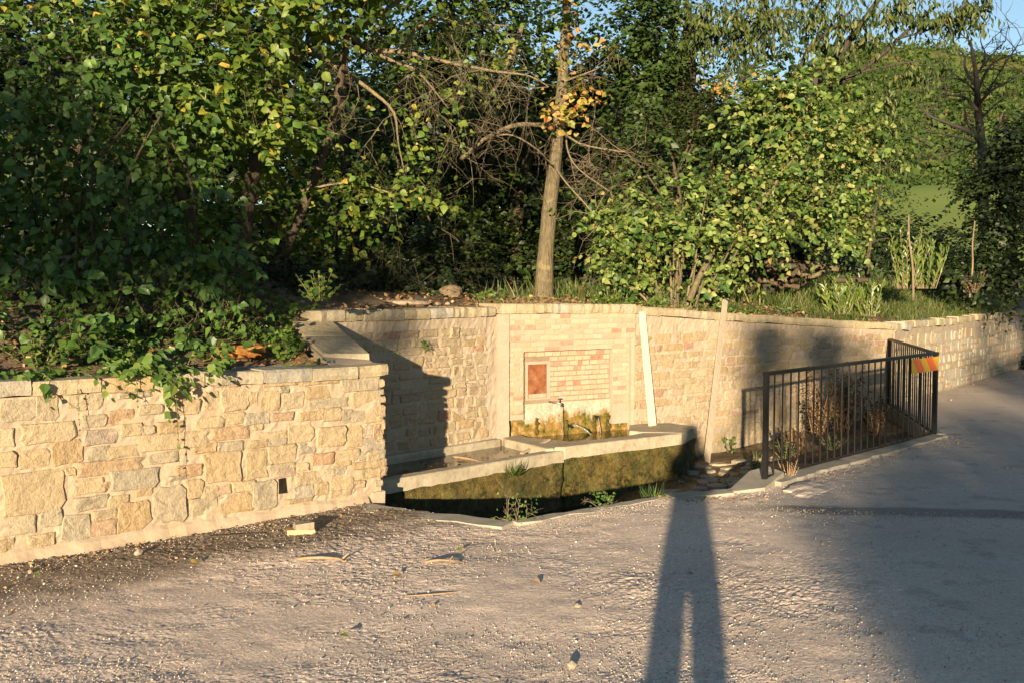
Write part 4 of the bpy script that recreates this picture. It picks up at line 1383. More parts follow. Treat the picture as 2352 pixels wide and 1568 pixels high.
# ================================================================== trees and shrubs
# ---- dark arching elm suckers at left, nearest foliage
base = gz(120, 700, 8.6)
elm = plant('elm_shrub', 'big dark green leafy shrub arching over the low stone wall at far left', 'shrub', base)
lv, tw = Leaves(), MB()
bl = [blob(60, 330, 8.7, 330, 400, 0.9), blob(300, 470, 8.4, 280, 230, 0.7), blob(470, 610, 8.2, 150, 90, 0.5), blob(110, 660, 7.9, 210, 120, 0.5), blob(-220, 300, 8.2, 260, 450, 0.9), blob(300, 170, 9.3, 270, 220, 0.8), blob(-520, 300, 8.0, 300, 420, 0.9), blob(60, 750, 7.3, 260, 45, 0.35), blob(330, 745, 7.9, 230, 55, 0.4), blob(560, 755, 8.2, 110, 40, .3), blob(160, 780, 7.0, 200, 30, .25), blob(420, 775, 7.7, 130, 28, .25)]
crown(lv, tw, bl, 1250, 15, 0.088, (0.5, 1.1), 0.32, up=0.45, face=0.5, hang=0.5, spread=0.6, lean=0.4, clump=2.0)
# long arching shoots that read singly
for (u0, v0, u1, v1, Y0) in ((210, 610, 330, 490, 7.7), (330, 640, 640, 545, 7.7), (230, 500, 420, 480, 7.8), (180, 330, 190, 90, 7.9), (210, 250, 200, 420, 7.8), (40, 420, 20, 180, 7.7), (110, 620, 130, 560, 7.5), (260, 670, 350, 660, 7.5), (60, 560, 190, 430, 7.8), (420, 590, 560, 600, 7.8), (330, 330, 400, 290, 8.1), (90, 300, 150, 200, 7.9), (10, 640, 90, 600, 7.6), (480, 560, 610, 600, 7.9)):
    a, b = at(u0, v0, Y0 + 0.15), at(u1, v1, Y0)
    d = b - a
    shoot(lv, a, d + Vector((0, 0, 0.15 * d.length)), d.length * 1.05, max(7, int(d.length / 0.055)), 0.088, 0.15, (0.1, -0.9, 0.2), tw, up=0.45, face=0.8, hang=0.5, spread=0.6, rbase=R.uniform(0.3, 0.8), tr=0.005)
mb = MB()
for i in range(9):
    p = base + Vector((R.uniform(-1.1, 1.1), R.uniform(-0.4, 0.5), -0.1))
    limb(mb, [p, p + Vector((R.uniform(-.2, .3), R.uniform(-.2, .1), 0.9)), p + Vector((R.uniform(-.6, .7), R.uniform(-.1, .3), 1.5))], 0.016, 0.005)
mb.build('stem', M['bark_dark'], elm, smooth=True)
foliage(lv, 'hazel', T_HAZEL, M['leaf_left'], elm, 300)
tw.build('twig', M['twig_dark'], elm)

# ---- bright hazel tree over the left, with lit boughs
base = gz(560, 690, 10.6)
hz = plant('hazel_tree', 'tall hazel tree with bright green and some yellow leaves, upper left', 'tree', base)
lv, tw = Leaves(), MB()
bl = [blob(540, 120, 9.4, 120, 90, 0.6), blob(400, 170, 9.4, 200, 110, 0.6), blob(820, -110, 9.6, 260, 70, .7), blob(260, 20, 9.6, 330, 110, 0.8), blob(560, 40, 9.9, 260, 110, 0.8), blob(740, 20, 10.2, 140, 70, 0.6), blob(300, -180, 9.8, 420, 160, 1.0), blob(760, -180, 10.2, 380, 160, 1.0), blob(480, 300, 11.0, 330, 160, 0.8), blob(620, 520, 11.4, 330, 130, 0.8), blob(1100, -190, 10.8, 260, 130, .9), blob(-300, -150, 9.5, 300, 200, 1.0)]
crown(lv, tw, bl, 1700, 12, 0.105, (0.4, 0.9), 0.25, up=0.5, face=0.4, hang=0.4, lean=0.5, clump=1.4)
crown(lv, tw, [blob(610, 255, 9.4, 170, 55, 0.3), blob(450, 245, 9.3, 90, 75, 0.3), blob(640, 300, 9.4, 110, 35, 0.25)], 60, 11, 0.10, (0.3, 0.6), 0.15, up=0.45, face=0.9, hang=0.5)
crown(lv, tw, [blob(880, 440, 10.4, 150, 32, 0.3), blob(990, 465, 10.4, 60, 36, 0.25), blob(800, 425, 10.5, 90, 30, 0.3)], 42, 9, 0.095, (0.3, 0.6), 0.15, up=0.45, face=0.9, hang=0.5)
mb = MB()
limb(mb, [base - Vector((0, 0, .1)), at(565, 500, 10.6), at(600, 250, 10.4), at(560, 60, 10.2)], 0.09, 0.045)
limb(mb, [base + Vector((.25, 0, -.1)), at(680, 520, 10.7), at(760, 300, 10.5), at(800, 60, 10.3)], 0.06, 0.03)
limb(mb, [base + Vector((-.4, .1, -.1)), at(430, 480, 10.5), at(330, 200, 10.2), at(280, -40, 10.0)], 0.07, 0.03)
mb.build('trunk', M['bark_dark'], hz, smooth=True)
mb = MB()
limb(mb, [at(520, 240, 10.3), at(560, 232, 9.7), at(660, 275, 9.4), at(780, 310, 9.4)], 0.018, 0.005)
limb(mb, [at(690, 440, 10.6), at(800, 420, 10.5), at(900, 445, 10.4), at(1010, 480, 10.4)], 0.014, 0.004)
mb.build('branch', M['twig'], hz, smooth=True)
foliage(lv, 'hazel', T_HAZEL, M['leaf_hazel'], hz, 300)
tw.build('twig', M['twig_dark'], hz)

# ---- lichen covered, nearly bare tree reaching in from the left
base = gz(640, 690, 12.2)
lt = plant('bare_branched_tree', 'old tree with yellow lichen on its nearly bare spreading boughs, left of the trunk', 'tree', base)
mb = MB()
limb(mb, [base - Vector((0, 0, .1)), at(625, 420, 12), at(615, 230, 11.6), at(690, 110, 11.2)], 0.13, 0.06)
Yb = 11.0
def b_(l):
    return [at(u, v, y) for (u, v, y) in l]
L1 = limb(mb, b_([(690, 110, 11.2), (770, 78, 11), (800, 80, 11), (850, 115, 10.9), (925, 120, 10.8), (985, 135, 10.8), (1060, 150, 10.8), (1140, 165, 10.8), (1215, 175, 10.8), (1260, 200, 10.8)]), 0.042, 0.004)
L2 = limb(mb, b_([(800, 85, 11), (850, 50, 11), (905, 10, 11), (950, -20, 11)]), 0.03, 0.02)
L3 = limb(mb, b_([(690, 105, 11.2), (730, 130, 10.9), (790, 165, 10.8), (860, 215, 10.8), (905, 260, 10.8), (915, 330, 10.9), (930, 400, 11.0)]), 0.032, 0.004)
L4 = limb(mb, b_([(925, 120, 10.8), (950, 75, 10.8), (1000, 45, 10.7), (1080, 55, 10.7), (1170, 60, 10.8)]), 0.022, 0.007)
L5 = limb(mb, b_([(850, 115, 10.9), (910, 145, 10.8), (960, 165, 10.8), (1030, 250, 10.9)]), 0.022, 0.008)
L6 = limb(mb, b_([(1200, 60, 12.4), (1160, 160, 12.2), (1110, 250, 12.1)]), 0.03, 0.02)
mb.build('bough', M['bark_lichen'], lt, smooth=True)
mb = MB()
for Lx, n_ in ((L1, 20), (L4, 9), (L5, 9), (L3, 7)):
    for _ in range(n_):
        i = R.randint(len(Lx) // 3, len(Lx) - 1)
        twiggy(mb, Lx[i], (R.gauss(0.3, 0.7), R.gauss(-.1, 0.6), R.gauss(-0.35, 0.6)), R.uniform(0.35, 0.9), 0.0048, 2, 0.12, 3)
for (u, v) in ((950, 420), (1000, 470), (930, 300), (870, 460), (1060, 330), (1010, 220), (1150, 200)):
    p = at(u - 40, v - 60, 10.9)
    twiggy(mb, p, (0.4, -0.2, -0.7), R.uniform(0.4, 0.7), 0.0045, 2, 0.15, 2)
mb.build('twig', M['twig_mid'], lt)
lv = Leaves()
crown(lv, None, [blob(1000, 200, 11, 220, 120, 0.6), blob(1040, 60, 11.4, 220, 80, .6), blob(950, 300, 11.2, 130, 90, .5), blob(1100, 130, 11, 120, 60, .5)], 170, 5, 0.08, (0.3, 0.6), 0.2, up=0.5, face=0.7)
foliage(lv, 'round', T_HAZEL, M['leaf_hazel'], lt, 0)

# ---- the single sunlit trunk behind the fountain
base = gz(1249, 690, 12.6)
tt = plant('tree', 'straight slender tree with ochre bark standing behind the brick fountain', 'tree', base)
mb = MB()
tr_pts = [base - Vector((0, 0, 0.12)), base + Vector((0.0, 0, 0.06)), at(1252, 600, 12.6), at(1263, 470, 12.6), at(1275, 370, 12.6), at(1285, 270, 12.65), at(1293, 170, 12.7), at(1300, 50, 12.8), at(1306, -80, 12.9), at(1310, -260, 13)]
r_ = [0.16, 0.118, 0.096, 0.089, 0.078, 0.068, 0.062, 0.056, 0.05, 0.045]
sm, sr = [], []
for i in range(len(tr_pts) - 1):
    for k in range(6):
        sm.append(tr_pts[i].lerp(tr_pts[i + 1], k / 6))
        sr.append((r_[i] + (r_[i + 1] - r_[i]) * k / 6) * R.uniform(0.97, 1.03))
mb.tube(sm, sr, 14, wob=0.03)
mb.build('trunk', M['bark'], tt, smooth=True)
mb = MB()
for l, a, b in (([(1283, 290, 12.6), (1240, 288, 12.4), (1190, 287, 12.2), (1150, 300, 12.1), (1110, 322, 12.0)], 0.032, 0.022),
                ([(1272, 385, 12.5), (1235, 345, 12.2), (1180, 312, 12), (1140, 312, 12)], 0.008, 0.01),
                ([(1272, 380, 12.5), (1300, 420, 12.2), (1345, 470, 12.1), (1370, 500, 12.1)], 0.012, 0.006),
                ([(1290, 300, 12.6), (1330, 330, 12.3), (1400, 345, 12.1), (1440, 350, 12.1)], 0.016, 0.006),
                ([(1300, 310, 12.5), (1305, 350, 12.2), (1330, 390, 12.1), (1400, 440, 12.0)], 0.012, 0.005),
                ([(1290, 190, 12.7), (1330, 175, 12.5), (1370, 160, 12.4)], 0.014, 0.006),
                ([(1110, 322, 12.0), (1085, 345, 12.2), (1060, 365, 12.4)], 0.022, 0.03)):
    Lx = limb(mb, b_(l), a, b, 6)
    if a < 0.03:
        for _ in range(7):
            twiggy(mb, R.choice(Lx[3:]), (R.gauss(0.2, 0.7), R.gauss(-.2, 0.5), R.gauss(0, 0.5)), R.uniform(0.3, 0.6), 0.0055, 2, 0.04, 3)
mb.build('branch', M['twig'], tt, smooth=True)
lv = Leaves()
crown(lv, None, [blob(1310, 240, 12.2, 70, 42, 0.25), blob(1280, 265, 12.2, 70, 30, 0.25), blob(1340, 215, 12.2, 60, 40, 0.25), blob(1300, 190, 12.3, 30, 20, 0.2), blob(1325, 300, 12.2, 40, 16, 0.2)], 46, 5, 0.085, (0.2, 0.4), 0.2, up=0.3, face=0.9)
crown(lv, None, [blob(1300, 70, 12.7, 30, 70, 0.2), blob(1370, 115, 12.4, 60, 25, .2), blob(1290, 120, 12.5, 24, 30, .2), blob(1300, 20, 12.6, 45, 50, .25)], 26, 5, 0.075, (0.15, 0.3), 0.2, up=0.3, face=0.9)
leaf_mesh('autumn_leaves', T_HAZEL, lv.arr(), M['leaf_orange'], tt)
lv = Leaves()
crown(lv, None, [blob(1260, 10, 13, 180, 90, 0.8), blob(1300, -200, 13, 350, 170, 1.2), blob(1290, 40, 12.5, 90, 90, 0.3), blob(1210, 130, 12.8, 100, 80, .5)], 260, 8, 0.085, (0.3, 0.6), 0.2)
foliage(lv, 'simple', T_ROUND, M['leaf_hazel'], tt)

# ---- background wood, tree by tree
def wood_tree(name, label, u, vb, Y, trunk_top, blobs, n, nl, size, mat, tr=0.11, group=None, tpl=T_SIMPLE, bark_='bark_dark', L=(0.4, 1.0), droop=0.25, up=0.5, face=0.6, limbs=(), singles=0, tn='simple'):
    base = gz(u, vb, Y)
    t_ = plant(name, label, 'tree' if 'shrub' not in name and 'bush' not in name else 'shrub', base, group)
    mb = MB()
    top = at(*trunk_top)
    Lx = limb(mb, [base - Vector((0, 0, .15)), base.lerp(top, 0.35) + Vector((R.uniform(-.2, .2), 0, 0)), base.lerp(top, 0.7) + Vector((R.uniform(-.2, .2), 0, 0)), top], tr, tr * 0.35)
    for c, r in blobs:
        q = Vector(c) + Vector((R.uniform(-.3, .3), 0, R.uniform(-.2, .2)))
        a = R.choice(Lx[len(Lx) // 3:])
        limb(mb, [a, a.lerp(q, 0.5) + Vector((0, 0, 0.15)), q], tr * 0.4, 0.012, 5)
    for l, a, b in limbs:
        limb(mb, b_(l), a, b, 6)
    mb.build('trunk', M[bark_], t_, smooth=True)
    lv, tw = Leaves(), (MB() if Y < 16.5 else None)
    crown(lv, tw, blobs, int(n * 1.25), nl, size, L, droop, up=up, face=face, clump=1.2 if Y < 20 else 0)
    foliage(lv, tn, tpl, M[mat], t_, singles)
    if tw is not None:
        tw.build('twig', M['bark_dark'], t_)
    return t_
W = wood_tree
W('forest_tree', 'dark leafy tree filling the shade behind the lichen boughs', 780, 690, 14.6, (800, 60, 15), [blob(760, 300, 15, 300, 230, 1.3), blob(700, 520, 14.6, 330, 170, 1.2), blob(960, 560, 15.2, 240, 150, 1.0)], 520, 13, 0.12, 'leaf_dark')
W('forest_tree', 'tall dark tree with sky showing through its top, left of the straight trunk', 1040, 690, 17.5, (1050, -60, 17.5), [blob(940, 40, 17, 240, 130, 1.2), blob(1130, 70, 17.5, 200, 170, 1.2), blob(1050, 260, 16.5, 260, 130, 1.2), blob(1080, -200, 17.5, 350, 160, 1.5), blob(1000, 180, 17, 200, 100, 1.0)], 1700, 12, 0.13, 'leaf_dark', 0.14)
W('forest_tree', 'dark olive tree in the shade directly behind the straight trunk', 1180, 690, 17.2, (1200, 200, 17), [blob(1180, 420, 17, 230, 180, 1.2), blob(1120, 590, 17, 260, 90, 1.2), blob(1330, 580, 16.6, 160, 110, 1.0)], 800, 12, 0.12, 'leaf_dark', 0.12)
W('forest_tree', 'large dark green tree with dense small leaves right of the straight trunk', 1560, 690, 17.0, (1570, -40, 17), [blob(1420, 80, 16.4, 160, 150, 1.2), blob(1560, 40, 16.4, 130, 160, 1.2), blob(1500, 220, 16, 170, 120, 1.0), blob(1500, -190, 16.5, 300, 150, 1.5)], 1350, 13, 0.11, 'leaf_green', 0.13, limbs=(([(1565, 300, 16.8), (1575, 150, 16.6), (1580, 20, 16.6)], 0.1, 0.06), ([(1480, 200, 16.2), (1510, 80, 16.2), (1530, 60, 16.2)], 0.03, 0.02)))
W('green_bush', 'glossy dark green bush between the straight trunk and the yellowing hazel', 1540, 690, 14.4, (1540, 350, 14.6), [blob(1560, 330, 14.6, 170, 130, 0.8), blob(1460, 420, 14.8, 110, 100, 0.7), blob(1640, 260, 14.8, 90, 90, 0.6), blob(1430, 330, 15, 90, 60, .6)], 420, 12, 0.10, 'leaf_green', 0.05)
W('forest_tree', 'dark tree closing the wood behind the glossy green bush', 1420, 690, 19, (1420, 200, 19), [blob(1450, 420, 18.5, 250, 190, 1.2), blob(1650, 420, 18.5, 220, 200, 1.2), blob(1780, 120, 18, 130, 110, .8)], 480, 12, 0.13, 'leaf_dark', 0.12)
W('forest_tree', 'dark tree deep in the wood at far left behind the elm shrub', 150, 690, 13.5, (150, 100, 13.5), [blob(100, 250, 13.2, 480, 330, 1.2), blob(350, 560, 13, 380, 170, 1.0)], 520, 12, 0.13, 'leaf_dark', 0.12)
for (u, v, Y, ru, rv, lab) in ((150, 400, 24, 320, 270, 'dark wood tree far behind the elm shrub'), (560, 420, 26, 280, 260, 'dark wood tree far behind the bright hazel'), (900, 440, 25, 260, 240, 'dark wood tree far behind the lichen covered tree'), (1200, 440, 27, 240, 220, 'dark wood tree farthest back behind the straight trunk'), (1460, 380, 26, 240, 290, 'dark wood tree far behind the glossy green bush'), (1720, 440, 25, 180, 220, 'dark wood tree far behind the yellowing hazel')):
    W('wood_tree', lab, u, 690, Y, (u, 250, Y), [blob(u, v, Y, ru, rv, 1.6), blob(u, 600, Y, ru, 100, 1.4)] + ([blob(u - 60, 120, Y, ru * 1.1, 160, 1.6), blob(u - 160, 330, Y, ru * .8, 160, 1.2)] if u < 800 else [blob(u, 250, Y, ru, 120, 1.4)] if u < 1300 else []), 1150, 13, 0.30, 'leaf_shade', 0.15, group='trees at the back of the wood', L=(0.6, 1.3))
# hedge of undergrowth at the back of the wood
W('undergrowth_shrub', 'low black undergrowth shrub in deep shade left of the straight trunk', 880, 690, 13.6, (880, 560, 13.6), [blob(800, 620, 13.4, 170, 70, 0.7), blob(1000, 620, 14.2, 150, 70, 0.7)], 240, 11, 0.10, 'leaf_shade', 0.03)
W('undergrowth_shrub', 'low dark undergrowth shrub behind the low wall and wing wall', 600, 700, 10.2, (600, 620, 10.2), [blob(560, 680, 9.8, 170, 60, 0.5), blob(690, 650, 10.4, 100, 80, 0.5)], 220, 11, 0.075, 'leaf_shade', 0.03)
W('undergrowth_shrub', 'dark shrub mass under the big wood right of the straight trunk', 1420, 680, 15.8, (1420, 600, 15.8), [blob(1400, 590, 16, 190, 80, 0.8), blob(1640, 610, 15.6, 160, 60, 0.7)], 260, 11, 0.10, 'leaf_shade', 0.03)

W('undergrowth_shrub', 'bramble mass with shade-blackened leaf colour covering the bank foot at far left', 150, 760, 8.0, (150, 690, 8.2), [blob(60, 765, 7.6, 260, 45, 0.4), blob(330, 765, 8.2, 200, 40, 0.4), blob(-200, 740, 7.2, 250, 80, .4), blob(560, 765, 8.8, 130, 36, .3)], 480, 11, 0.07, 'leaf_shade', 0.02)
W('undergrowth_shrub', 'bramble mass with shade-blackened leaf colour between the wing wall and the lichen covered tree', 760, 700, 10.6, (760, 640, 10.8), [blob(700, 660, 10.4, 130, 70, 0.5), blob(860, 640, 11.2, 150, 70, 0.6), blob(560, 740, 9.2, 150, 40, .5)], 300, 11, 0.075, 'leaf_shade', 0.02)

# ---- yellowing hazel with coppice stems
base = gz(1565, 695, 12.5)
yh = plant('hazel_shrub', 'sunlit hazel shrub with yellow green leaves and cut stems behind the wall', 'shrub', base)
lv, tw = Leaves(), MB()
bl = [blob(1840, 310, 13.2, 170, 150, 0.8), blob(1700, 480, 12.9, 200, 110, 0.7), blob(1480, 490, 12.6, 140, 80, 0.5), blob(1910, 450, 13.1, 95, 110, 0.6), blob(1600, 545, 12.6, 190, 60, 0.5), blob(1430, 550, 12.3, 90, 45, 0.4), blob(1740, 240, 13.4, 90, 60, 0.5), blob(1880, 200, 13.3, 95, 50, 0.5), blob(1460, 640, 12.3, 60, 36, 0.3), blob(1650, 620, 12.5, 60, 40, .3), blob(1400, 620, 12.2, 30, 18, 0.2), blob(1370, 500, 12.4, 60, 50, .3), blob(1960, 540, 13.1, 50, 40, .3), blob(1960, 330, 13.3, 60, 90, .4)]
crown(lv, tw, bl, 1500, 13, 0.086, (0.35, 0.85), 0.25, up=0.45, face=0.4, hang=0.45, lean=0.65, clump=1.9)
foliage(lv, 'hazel', T_HAZEL, M['leaf_yellow'], yh, 300)
tw.build('twig', M['twig_dark'], yh)
lv = Leaves()
crown(lv, None, [blob(1660, 190, 13.2, 50, 16, 0.15), blob(1640, 200, 13.2, 30, 12, .12)], 26, 8, 0.05, (0.12, 0.25), 0.2, up=0.2, face=0.9, rbase=1.0)
leaf_mesh('orange_sprig', T_ROUND, lv.arr(), M['leaf_orange'], yh)
for i in range(22):
    mb = MB()
    u0 = R.uniform(1490, 1610)
    p = at(u0, 690 + R.uniform(-4, 6), 12.45 + R.uniform(-.15, .25))
    p.z = ground_z(p.x, p.y) - 0.04
    u1 = u0 + (u0 - 1550) * R.uniform(0.5, 2.2)
    long = i > 9
    q = at(u1 + R.uniform(-10, 20), R.uniform(430, 560) if long else R.uniform(590, 650), 12.6 + R.uniform(-.2, .4))
    limb(mb, [p, p.lerp(q, 0.5) + Vector((R.uniform(-.05, .05), 0, 0.04)), q], R.uniform(0.012, 0.02), 0.007 if long else 0.011, 6)
    mb.build('stem', M['twig'] if not long else M['bark'], yh, smooth=True)
mb = MB()
limb(mb, [at(1583, 692, 12.35), at(1605, 640, 12.4), at(1634, 585, 12.5)], 0.04, 0.033, 8)
mb.build('stem', M['bark'], yh, smooth=True)
mb = MB()
limb(mb, [at(1680, 560, 13), at(1790, 410, 13), at(1830, 350, 12.9)], 0.03, 0.018, 7)
limb(mb, [at(1700, 600, 13), at(1850, 480, 13.2), at(1900, 300, 13.2)], 0.03, 0.012, 7)
mb.build('bough', M['bark'], yh, smooth=True)

# ---- cherry with hanging leaves against the sky
base = gz(1760, 680, 14.6)
ch = plant('cherry_tree', 'cherry tree with long drooping leaves against the blue sky, upper right', 'tree', base)
mb = MB()
limb(mb, [base - Vector((0, 0, .1)), at(1790, 450, 14.3), at(1850, 230, 14), at(1917, 138, 13.8), at(1950, 95, 13.7), at(1979, 57, 13.6), at(2030, -20, 13.5)], 0.10, 0.03)
limb(mb, [at(1790, 330, 14.1), at(1850, 125, 13.8), at(1907, 71, 13.7), at(1960, 20, 13.6)], 0.035, 0.016)
limb(mb, [at(1870, 230, 14), at(2007, 142, 13.5), at(2073, 81, 13.3), at(2150, 15, 13.2)], 0.035, 0.014)
limb(mb, [at(1900, 200, 13.9), at(1960, 172, 13.6), at(2069, 147, 13.3), at(2125, 140, 13.2)], 0.022, 0.006)
limb(mb, [at(2060, 90, 13.3), at(2130, 70, 13.2), at(2200, 40, 13.2), at(2265, 10, 13.1)], 0.016, 0.006)
limb(mb, [at(1700, 190, 13.8), at(1760, 110, 13.7), at(1790, 60, 13.7)], 0.018, 0.007)
mb.build('trunk', M['bark_grey'], ch, smooth=True)
lv, tw = Leaves(), MB()
crown(lv, tw, [blob(1740, 45, 13.6, 90, 60, 0.4), blob(1880, 35, 13.6, 110, 55, 0.4), blob(1930, 100, 13.6, 90, 35, 0.35), blob(2060, 30, 13.3, 100, 40, 0.35), blob(2170, 45, 13.2, 80, 35, 0.3), blob(2235, 15, 13.1, 45, 25, 0.25), blob(1690, 120, 13.8, 50, 60, .3), blob(1840, -70, 13.6, 250, 60, .5), blob(1620, 60, 13.9, 60, 60, .3)], 520, 11, 0.12, (0.3, 0.6), 0.4, up=0.15, face=0.5, hang=1.3, spread=0.5, lean=0.5)
crown(lv, tw, [blob(2120, 165, 13.2, 55, 30, 0.25), blob(2030, 215, 13.4, 50, 45, 0.3), blob(2000, 320, 13.6, 60, 60, 0.3), blob(2040, 380, 13.7, 40, 40, .3), blob(2070, 170, 13.3, 40, 25, .2)], 100, 10, 0.115, (0.25, 0.5), 0.5, up=0.15, face=0.5, hang=1.3, spread=0.5, lean=0.5)
foliage(lv, 'long', T_LONG, M['leaf_cherry'], ch, 200)
tw.build('twig', M['bark_grey'], ch)

# ---- leafless tree on the right
base = gz(2262, 640, 24)
bt = plant('bare_tree', 'leafless grey tree rising behind the dark foliage at far right', 'tree', base)
mb = MB()
def z8(l, Y=24):
    return [at((2000 + x_ * .287) * .9074, (50 + y_ * .287) * .9074, Y + R.uniform(-.4, .4)) for x_, y_ in l]
limb(mb, [base - Vector((0, 0, .1))] + z8([(1700, 1300), (1685, 1050), (1660, 800), (1650, 650), (1640, 480), (1610, 300), (1590, 180)]), 0.13, 0.02)
BR = [([(1650, 800), (1560, 700), (1450, 670), (1300, 680), (1180, 710)], .04), ([(1655, 760), (1760, 640), (1900, 560), (2063, 480)], .045), ([(1650, 640), (1720, 480), (1800, 380), (1960, 310), (2063, 280)], .04), ([(1640, 600), (1540, 420), (1540, 330), (1480, 250), (1420, 180)], .035), ([(1640, 500), (1700, 400), (1720, 300), (1680, 190), (1700, 90)], .03), ([(1690, 1080), (1560, 980), (1400, 920), (1250, 860), (1160, 790), (1120, 720)], .06), ([(1640, 1090), (1500, 1040), (1350, 1010), (1250, 990)], .035), ([(1660, 1060), (1560, 900), (1540, 780), (1500, 640)], .04), ([(1660, 680), (1580, 580), (1450, 520), (1250, 545)], .03), ([(1660, 900), (1800, 760), (1900, 690)], .03), ([(1600, 1100), (1450, 1180), (1300, 1240)], .03), ([(1610, 280), (1570, 190), (1500, 120)], .018), ([(1700, 420), (1800, 290), (1900, 190)], .025), ([(1750, 630), (1880, 420), (2040, 170)], .025)]
for l, r0 in BR:
    Lx = limb(mb, z8(l), r0, 0.008, 5)
    for _ in range(5):
        p = R.choice(Lx[2:])
        twiggy(mb, p, (R.gauss(0, 0.7), R.gauss(0, 0.4), R.gauss(0.35, 0.6)), R.uniform(0.5, 1.1), 0.011, 1, -0.03, 3, 0.6)
mb.build('trunk', M['bark_grey'], bt, smooth=True)

# ---- dark shaded trees and hedge at right
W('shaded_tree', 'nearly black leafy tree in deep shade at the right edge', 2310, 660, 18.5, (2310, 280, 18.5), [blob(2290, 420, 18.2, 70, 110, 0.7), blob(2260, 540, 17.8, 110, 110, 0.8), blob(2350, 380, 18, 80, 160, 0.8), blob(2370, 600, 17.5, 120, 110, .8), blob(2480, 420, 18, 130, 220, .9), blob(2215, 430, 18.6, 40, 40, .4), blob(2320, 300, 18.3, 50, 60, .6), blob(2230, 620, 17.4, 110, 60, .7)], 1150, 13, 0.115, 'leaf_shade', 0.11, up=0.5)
W('hedge_shrub', 'dark hedge shrub in front of the meadow, between laurel and shaded tree', 2080, 650, 21, (2080, 520, 21), [blob(2080, 560, 21, 110, 80, 0.8), blob(1990, 520, 21, 60, 90, 0.6), blob(2160, 590, 20, 90, 60, 0.7), blob(1960, 600, 19.5, 90, 60, .6)], 330, 12, 0.12, 'leaf_shade', 0.05)
W('green_shrub', 'green shrub behind the right edge of the yellowing hazel', 2010, 640, 17, (2010, 480, 17), [blob(1990, 510, 17, 55, 80, 0.5), blob(1960, 430, 17.5, 60, 50, 0.5), blob(2060, 330, 22, 60, 90, .7), blob(2040, 450, 22, 70, 60, .7)], 190, 12, 0.11, 'leaf_green', 0.05)

# ---- young laurels lit on the bank
for (u, v0, Y, hgt, n, lab) in ((2085, 668, 14.6, 0.80, 30, 'tallest young laurel with upright bright leaves, beside a thin stake'), (2125, 655, 14.9, 0.62, 20, 'young laurel fan of bright leaves just right of the thin stake'), (2000, 672, 14.3, 0.52, 24, 'low bushy laurel left of the tallest one'), (1925, 670, 14.0, 0.50, 24, 'leftmost low laurel beside the woodpile')):
    base = gz(u, v0, Y)
    lb = plant('young_laurel', lab, 'shrub', base, 'young laurels on the bank')
    lv, tw = Leaves(), MB()
    for i in range(n):
        a = R.uniform(0, 2 * PI)
        k = R.uniform(0.1, 0.5)
        h = hgt * R.uniform(0.5, 1.05)
        s0 = np.array(base) + np.array([math.cos(a) * 0.16 * R.random(), math.sin(a) * 0.16 * R.random(), 0.05])
        shoot(lv, s0, (math.cos(a) * k, math.sin(a) * k, 1), h, int(10 + h * 8), 0.125, -0.02, (0, -0.8, 0.2), tw, up=0.2, face=0.8, hang=-0.75, spread=0.6, tr=0.006)
    foliage(lv, 'laurel', T_LAUREL, M['leaf_laurel'], lb, 110)
    tw.build('stem', M['twig'], lb)
for (u0, v0, u1, v1, Y, lab) in ((2098, 686, 2087, 492, 14.3, 'thin pale stake standing among the young laurels'), (2228, 640, 2239, 508, 17.0, 'thin crooked stake in front of the shaded tree at far right')):
    p = gz(u0, v0, Y, -0.1)
    q = at(u1, v1, Y)
    mb = MB()
    limb(mb, [p, p.lerp(q, 0.4) + Vector((0.015, 0, 0)), p.lerp(q, 0.7) - Vector((0.012, 0, 0)), q], 0.017, 0.010, 6)
    o = mb.build('stake', M['twig'], smooth=True, loc=p)
    tag(o, lab, 'stake')
# rusty dry fern tuft at the far stake
def tuft(name, label, cat, base, n, hgt, width, mat, tpl=T_BLADE, lean=0.5, group=None, wide=1.0, size_mul=1.0):
    lv = Leaves()
    k = n
    a = NR.uniform(0, 2 * PI, k)
    rr = NR.uniform(0, 1, k) ** 0.7 * width
    b = np.array(base)[None, :] + np.stack([np.cos(a) * rr, np.sin(a) * rr, np.full(k, -0.01)], 1)
    ax = np.stack([np.cos(a) * lean, np.sin(a) * lean, np.ones(k)], 1) + NR.normal(0, 0.25, (k, 3))
    nn = np.stack([np.cos(a), np.sin(a), np.full(k, 0.3)], 1)
    lv.add(b, ax, nn, hgt * NR.uniform(0.45, 1.1, k), NR.uniform(0, 0.99, k))
    o = leaf_mesh(name, tpl, lv.arr(), mat, None, None, loc=base)
    return tag(o, label, cat, group)
def leafy_weed(name, label, base, nst, hgt, size, mat, tpl=T_SIMPLE, tn='simple', group=None, spread=0.35, nl=10, cat='weed', stem='twig', hang=0.1, singles=0):
    w_ = plant(name, label, cat, base, group)
    lv, tw = Leaves(), MB()
    for i in range(nst):
        a = R.uniform(0, 2 * PI)
        k = R.uniform(0.05, spread)
        h = hgt * R.uniform(0.55, 1.05)
        shoot(lv, np.array(base) + np.array([math.cos(a), math.sin(a), 0]) * 0.25 * k * hgt + np.array([0, 0, -0.02]), (math.cos(a) * k, math.sin(a) * k, 1), h, nl, size, R.uniform(0, 0.12), (0, -0.7, 0.2), tw, up=0.5, face=0.6, hang=hang, spread=0.9, tr=0.004)
    foliage(lv, tn, tpl, M[mat], w_, singles)
    tw.build('stem', M[stem], w_)
    return w_
leafy_weed('dry_fern', 'rusty brown dried fern at the foot of the far stake', gz(2235, 655, 16.8), 14, 0.42, 0.07, 'leaf_dry', spread=0.9)

